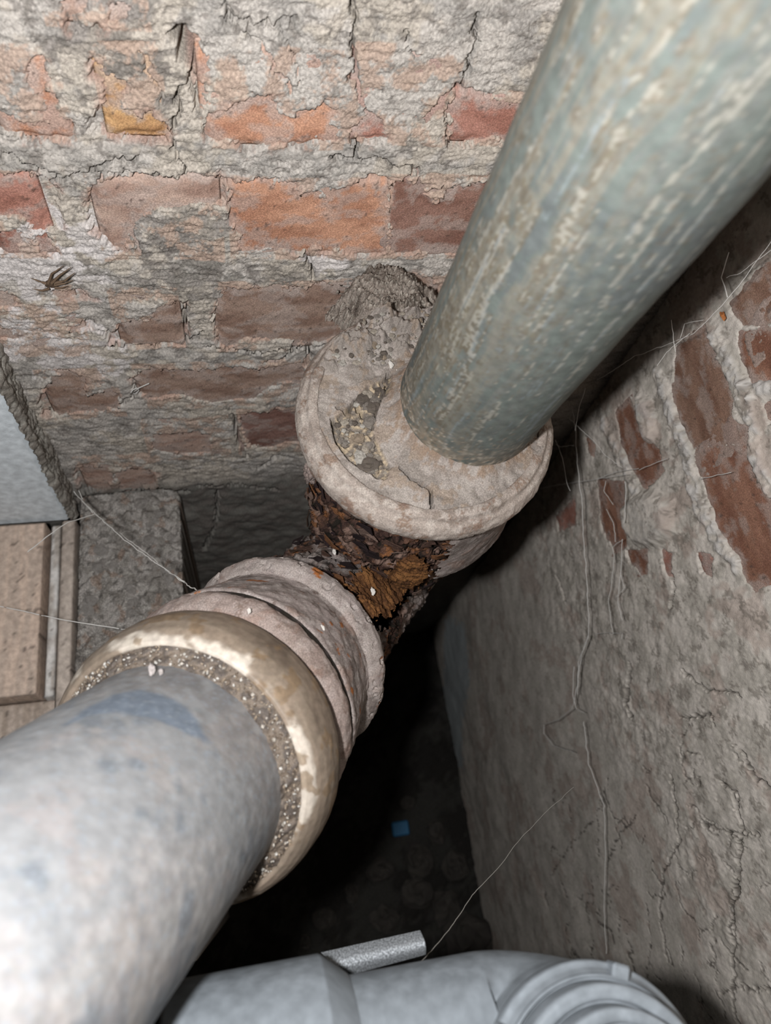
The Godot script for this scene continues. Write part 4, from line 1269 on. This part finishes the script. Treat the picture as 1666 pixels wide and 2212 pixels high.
func grey_pipe() -> void:
	var root := thing("plastic_elbow", "clean grey plastic drain elbow with a stepped collar at the bottom edge", "pipe fitting")
	var zc := 0.0985
	var yc := YC - 0.394
	var m: StandardMaterial3D = M.grey_plastic
	# socket on the left
	ring_path(root, "socket", PackedVector3Array([Vector3(-0.0455, yc, zc), Vector3(-0.0448, yc, zc), Vector3(-0.043, yc, zc), Vector3(0.0215, yc, zc), Vector3(0.0230, yc, zc), Vector3(0.0340, yc, zc), Vector3(0.0350, yc, zc)]), PackedFloat32Array([0.052, 0.0595, 0.0605, 0.0605, 0.0600, 0.0508, 0.0490]), m)
	ring_path(root, "inner_pipe", PackedVector3Array([Vector3(-0.6, yc, zc), Vector3(-0.047, yc, zc), Vector3(-0.0462, yc, zc)]), PackedFloat32Array([0.0585, 0.0585, 0.052]), m)
	# pipe and bend up to the collar
	var path := PackedVector3Array()
	var rad := PackedFloat32Array()
	var xc := 0.1212
	for k in 14:
		path.append(Vector3(lerpf(0.032, xc - 0.030, k / 13.0), yc, zc))
		rad.append(0.0497)
	for k in 24:
		var a := PI / 2 * (k + 1) / 24.0
		path.append(Vector3(xc - 0.030 + 0.030 * sin(a), yc + 0.030 * (1.0 - cos(a)), zc))
		rad.append(lerpf(0.0497, 0.044, ss(0, 1, (k + 1) / 24.0)))
	path.append(Vector3(xc, YC - 0.334, zc))
	rad.append(0.0425)
	ring_path(root, "bend", path, rad, m)
	var C := Vector3(xc, YC, zc)
	var zero := func(th, s, pos): return 0.0
	var wh := func(th, s, pos): return Color.WHITE
	part("collar", lathe(C, Vector3.UP, samp([Vector2(-0.348, 0.040), Vector2(-0.347, 0.0448), Vector2(-0.3455, 0.0464), Vector2(-0.3405, 0.0464), Vector2(-0.3395, 0.0456), Vector2(-0.3390, 0.0444), Vector2(-0.3335, 0.0418), Vector2(-0.3335, 0.0412), Vector2(-0.336, 0.0411), Vector2(-0.336, 0.0385)], 0.002), 140, zero, wh), m, root)
	part("cap_ring", lathe(C + Vector3(0.0003, 0, 0.0003), Vector3.UP, samp([Vector2(-0.337, 0.036), Vector2(-0.337, 0.0402), Vector2(-0.3255, 0.0404), Vector2(-0.324, 0.0395), Vector2(-0.324, 0.0350), Vector2(-0.328, 0.0345), Vector2(-0.328, 0.0325)], 0.002), 140, zero, wh), m, root)
	part("cap_ring", lathe(C + Vector3(0.0012, 0, 0.0006), Vector3.UP, samp([Vector2(-0.330, 0.031), Vector2(-0.330, 0.0335), Vector2(-0.317, 0.0337), Vector2(-0.3158, 0.0328), Vector2(-0.3158, 0.0290), Vector2(-0.322, 0.0285), Vector2(-0.322, 0.0005)], 0.002), 140, zero, wh), m, root)
	for k in [[2.72, 0.0075], [-2.25, 0.006]]:
		var d := Vector3(sin(k[0]), 0, cos(k[0]))
		var lug := box_mesh(Vector3(-k[1] * 0.5, -0.005, -0.003), Vector3(k[1] * 0.5, 0.005, 0.003), 0.001)
		var o := part("lug", lug, m, root)
		o.transform = Transform3D(Basis(Vector3.UP.cross(d), Vector3.UP, d), C + Vector3(0, -0.3385, 0) + d * 0.0440)
	var grip := part("grip", box_mesh(Vector3(-0.010, -0.004, -0.002), Vector3(0.010, 0.004, 0.002), 0.0015), m, root)
	var gd := Vector3(sin(-2.0), 0, cos(-2.0))
	grip.transform = Transform3D(Basis(Vector3.UP.cross(gd), Vector3.UP, gd), C + Vector3(0, -0.3275, 0) + gd * 0.0412)
	# galvanised strip behind it
	var br := thing("steel_bracket", "short galvanised steel bracket behind the grey plastic elbow", "bracket")
	var q := v3([257,9628,420,374,9649,538,778,9699,506,770,9686,397])
	var prof2 := PackedVector3Array()
	var col := PackedColorArray()
	var n := 14
	var ax := (q[3] - q[0]).normalized()
	for j in 2:
		for i in n + 1:
			var t := float(i) / n
			var a0 := q[0].lerp(q[1], t)
			var a1 := q[3].lerp(q[2], t)
			var bulge := Vector3(0, 0.006 * sin(PI * t), 0)
			prof2.append((a1 if j == 1 else a0) + bulge)
			col.append(Color.WHITE)
	var front := grid(prof2, col, n + 1, 2)
	var st := SurfaceTool.new()
	st.begin(Mesh.PRIMITIVE_TRIANGLES)
	st.append_from(front, 0, Transform3D())
	st.append_from(front, 0, Transform3D(Basis(), Vector3(0, -0.002, 0)))
	part("strip", st.commit(), M.galvanised, br)

func details() -> void:
	# heap of mortar crumbs between the socket and the wall
	var hx := spans([[0.035, 0.165, 0.0010]])
	var hz := spans([[-0.296, ZB - 0.003, 0.0010]])
	var g1 := nz(121, 45.0, 3)
	var g2 := nz(122, 210.0, 3)
	var g3 := nz(123, 420.0, 2)
	var hp := PackedVector3Array()
	var hc := PackedColorArray()
	var hk := PackedByteArray()
	for z in hz:
		for x in hx:
			var a := g1.get_noise_2d(x, z)
			var b := g2.get_noise_2d(x, z)
			var d := g3.get_noise_2d(x, z)
			var e := Vector2((x - 0.116) / 0.036, (z + 0.352) / 0.038).length() + 0.35 * a
			hp.append(Vector3(x, YC - 0.392 - 0.03 * ss(0.5, 1.15, e) + 0.006 * a + 0.0028 * b + 0.0012 * d, z))
			hk.append(1 if e < 1.12 else 0)
			var k := c(148, 136, 125).lerp(c(112, 101, 92), ss(-0.15, 0.2, a + 0.5 * b))
			k = k.lerp(c(98, 88, 80), 0.7 * ss(0.22, 0.36, b + 0.3 * d))
			hc.append(k.lerp(c(206, 196, 182), 0.6 * ss(0.3, 0.42, d + 0.3 * b)))
	single("mortar_heap", grid(hp, hc, hx.size(), hz.size(), false, hk), M.concrete, "heap of brown mortar crumbs between the socket and the brick wall", "rubble")
	# rusty strap on the wall
	var w := v3([1202,9808,-3770,1413,9189,-3770])
	var d := (w[1] - w[0]).normalized()
	var sd := d.cross(Vector3.BACK).normalized()
	var st := new_st()
	var o := single("iron_strap", box_mesh(Vector3(-0.0042, -w[0].distance_to(w[1]) * 0.5, -0.004), Vector3(0.0042, w[0].distance_to(w[1]) * 0.5, 0.003), 0.0012), plain("strap_rust", c(158, 128, 104), 0.9, 0.0, M.rust.albedo_texture, 30.0, M.rust.heightmap_texture, 0.06), "rusty iron strap end on the brick wall above the socket", "strap")
	o.transform = Transform3D(Basis(sd, -d, sd.cross(-d)), (w[0] + w[1]) * 0.5)
	# dead spider on the wall
	var root := thing("dead_spider", "dried brown spider with curled legs on the whitewashed brick", "spider")
	var b0 := v3([-1128,9886,-3770])[0]
	part("body", blob(b0, Vector3(0.0048, 0.0030, 0.0026), 77, 0.25, 14, c(120, 98, 78), c(86, 68, 54), Basis(Vector3.BACK, 0.35)), M.stone, root)
	for k in [v3([-1146,9897,-3760,-1105,9983,-3760,-1013,10059,-3760]), v3([-1119,9918,-3740,-1057,9987,-3740,-964,10067,-3740]), v3([-1102,9918,-3740,-1032,9943,-3740,-952,10016,-3740]), v3([-1106,9900,-3740,-1038,9917,-3740,-979,9947,-3740]), v3([-1118,9852,-3760,-1077,9851,-3760,-1032,9869,-3760]), v3([-1160,9897,-3760,-1202,9915,-3760,-1246,9946,-3760]), v3([-1159,9843,-3760,-1207,9826,-3760,-1261,9845,-3760])]:
		var s2 := new_st()
		tube(s2, wiggle(k, 0.0004, 3, 0.002), 0.0011, 6, true)
		part("leg", done(s2), M.husk, root)
	# little flakes
	var fl := [
		[v3([855,9280,-1597])[0], 0.0030, "white_flake", "white paint flake on the ochre rust crust"], [v3([649,9106,-1977])[0], 0.0026, "white_flake", "white flake on the dark rust left of the crust"], [v3([1006,10240,-2760])[0], 0.0030, "white_flake", "white paint flake on the back of the cement socket"],
		[v3([1043,10220,-2727])[0], 0.0016, "white_flake", "tiny white flake beside the larger one on the socket"], [v3([428,9843,-1208])[0], 0.0026, "white_flake", "pale splinter on the pinkish barrel"], [v3([18,10110,-1268])[0], 0.0018, "white_flake", "small pale chip on the socket bead"],
		[v3([-448,10444,-920])[0], 0.0030, "stone_chip", "pale pebble lying on the ivory collar"], [v3([-409,10436,-904])[0], 0.0018, "stone_chip", "small tan chip beside the pale pebble on the collar"], [v3([3580,10139,-3178])[0], 0.0042, "orange_flake", "curled orange flake on the brick of the right wall"],
	]
	for k in fl:
		var m := blob(k[0], Vector3(k[1] * 0.45, k[1] * 0.35, k[1] * 0.85), int(k[1] * 1e5) + 7, 0.7, 9)
		single("flake", m, M[k[2]], k[3], "flake")
	var s3 := new_st()
	tube(s3, v3([-821,8553,-3790,-800,8593,-3790,-763,8617,-3790,-753,8583,-3790,-778,8544,-3790,-809,8532,-3790,-821,8526,-3790,-748,8616,-3790,-658,8677,-3790]), 0.0005, 6)
	single("plant_fibre", done(s3), M.silk, "pale curled fibre on the brick left of the socket", "fibre")

func web(called: String, label: String, lines: Array, r: float, amp: float, mt: Material, s: int, cat := "cobweb") -> void:
	var st := new_st()
	for l in lines:
		s += 1
		tube(st, wiggle(l, amp, s, 0.003), r, 5)
	single(called, done(st), mt, label, cat)

func cobwebs() -> void:
	web("cobweb_strand", "long cobweb strand hanging down the right-hand wall", [v3([3350,8091,-3799,3350,8059,-3545,3350,7915,-3255,3350,7773,-2859,3350,7561,-2448,3350,7435,-2150,3350,7221,-1736,3350,7125,-1644,3350,6849,-1503,3350,6594,-1272,3350,6399,-1118]), v3([3350,7163,-1648,3350,6977,-1566,3350,6767,-1475,3350,6548,-1185]), v3([3400,6425,-914,3400,6284,-510,3400,6347,-275,3400,6402,-92,3400,6133,374,3400,5818,805,3400,5565,1285])], 0.00042, 0.0012, M.silk, 500)
	web("cobweb_strand", "cobweb strand looping below the long hanging one", [v3([3350,6399,-1118,3350,6306,-1078,3350,5861,-1044,3350,5415,-1070,3350,5349,-974,3350,5553,-811,3350,6093,-660]), v3([3350,6628,-1461,3350,6434,-1209,3350,6428,-1064,3350,6592,-985])], 0.0004, 0.0006, M.silk, 510)
	web("cobweb_strand", "tangled cobweb over the lumpy mortar of the right wall", [v3([3450,8145,-2864,3450,8057,-2810,3450,8144,-2618]), v3([3450,8449,-2703,3450,8384,-2571,3450,8228,-2387]), v3([3450,8123,-2270,3450,7928,-2283,3450,7807,-2095,3450,7548,-1859,3450,7479,-1670]), v3([3450,8123,-2270,3450,7907,-2010,3450,7721,-1800,3450,7708,-1622]), v3([3450,7993,-2303,3450,8049,-2470,3450,8000,-2639]), v3([3450,7479,-1670,3450,7466,-1567,3450,7091,-1678]), v3([3450,7466,-1567,3450,7640,-1516,3450,7594,-1475]), v3([3450,7907,-2010,3450,7916,-1869,3450,7703,-1852])], 0.0003, 0.0012, M.silk, 520)
	web("cobweb_strand", "cobweb thread slung from the socket to the right wall", [v3([3350,6898,-3442,3350,7516,-3177,3350,8168,-2883,3350,8680,-2661]), v3([3450,8713,-2678,3450,9137,-2553]), v3([3450,7994,-2969,3450,8348,-2854,3450,8720,-2688]), v3([3500,9364,-2235,3500,9728,-2098])], 0.00028, 0.0008, M.silk, 530)
	web("cobweb_strand", "web of fine threads in the black gap beside the drainpipe", [v3([3200,11116,-2924,3200,10836,-2899,3200,10575,-2903,3200,10246,-2941,3200,9934,-3084,3200,9524,-3290,3200,9075,-3434,3200,8916,-3499]), v3([3200,11089,-2878,3200,10818,-2954,3200,10702,-3023]), v3([3200,10376,-2954,3200,10194,-3065,3200,10099,-3017]), v3([3000,9026,-3342,3000,8824,-3276,3000,8657,-3140]), v3([3000,8250,-3289,3000,8284,-3067,3000,8249,-2840,3000,8262,-2736]), v3([3000,8225,-3253,3000,8318,-3172,3000,8559,-3044]), v3([3100,8432,-3401,3100,8719,-3001,3100,8858,-2756,3100,9041,-2542]), v3([3100,10201,-3103,3100,10127,-2876]), v3([3100,9887,-2934,3100,10036,-2946,3100,10322,-2882])], 0.00022, 0.0008, M.silk, 540)
	web("cobweb_strand", "bent cobweb thread at the top of the black gap", [v3([3300,10701,-3242,3300,10623,-3195,3300,10556,-3157,3300,10553,-3079,3300,10541,-3002])], 0.0004, 0.0003, M.silk, 550)
	web("cobweb_strand", "taut diagonal cobweb thread down to the steel bracket", [v3([2284,8456,-223,1983,8585,-80,1721,8741,50,1480,8914,192,1221,9093,320,1003,9294,458,826,9506,526]), v3([826,9506,526,655,9789,569])], 0.00022, 0.0006, M.dark_silk, 560)
	web("cobweb_strand", "double cobweb from the board corner to the junction", [v3([-1454,7573,-3368,-1240,7816,-3037,-1020,8076,-2724,-797,8349,-2423,-590,8646,-2150,-402,8957,-1889,-303,9309,-1703]), v3([-1302,7507,-3189,-1009,7869,-2794,-738,8259,-2423,-552,8691,-2104,-387,9146,-1825]), v3([-1451,7498,-3445,-1401,7529,-3305,-1312,7558,-3174]), v3([-1491,7502,-3435,-1365,7502,-3267,-1256,7529,-3137])], 0.00042, 0.0010, M.silk, 570)
	web("cobweb_strand", "short cobweb thread over the end of the wide brown board", [v3([-1275,7639,-3123,-1369,7750,-3032,-1438,7864,-2954,-1523,7965,-2836,-1603,8060,-2703,-1677,8157,-2570])], 0.00045, 0.0005, M.silk, 580)
	web("cobweb_strand", "thin cobweb thread across the boards and the plinth", [v3([-2000,7697,-2296,-1761,7768,-2200,-1491,7833,-2089,-1154,7896,-1980,-853,7982,-1873,-435,8062,-1730])], 0.0004, 0.0004, M.silk, 590)
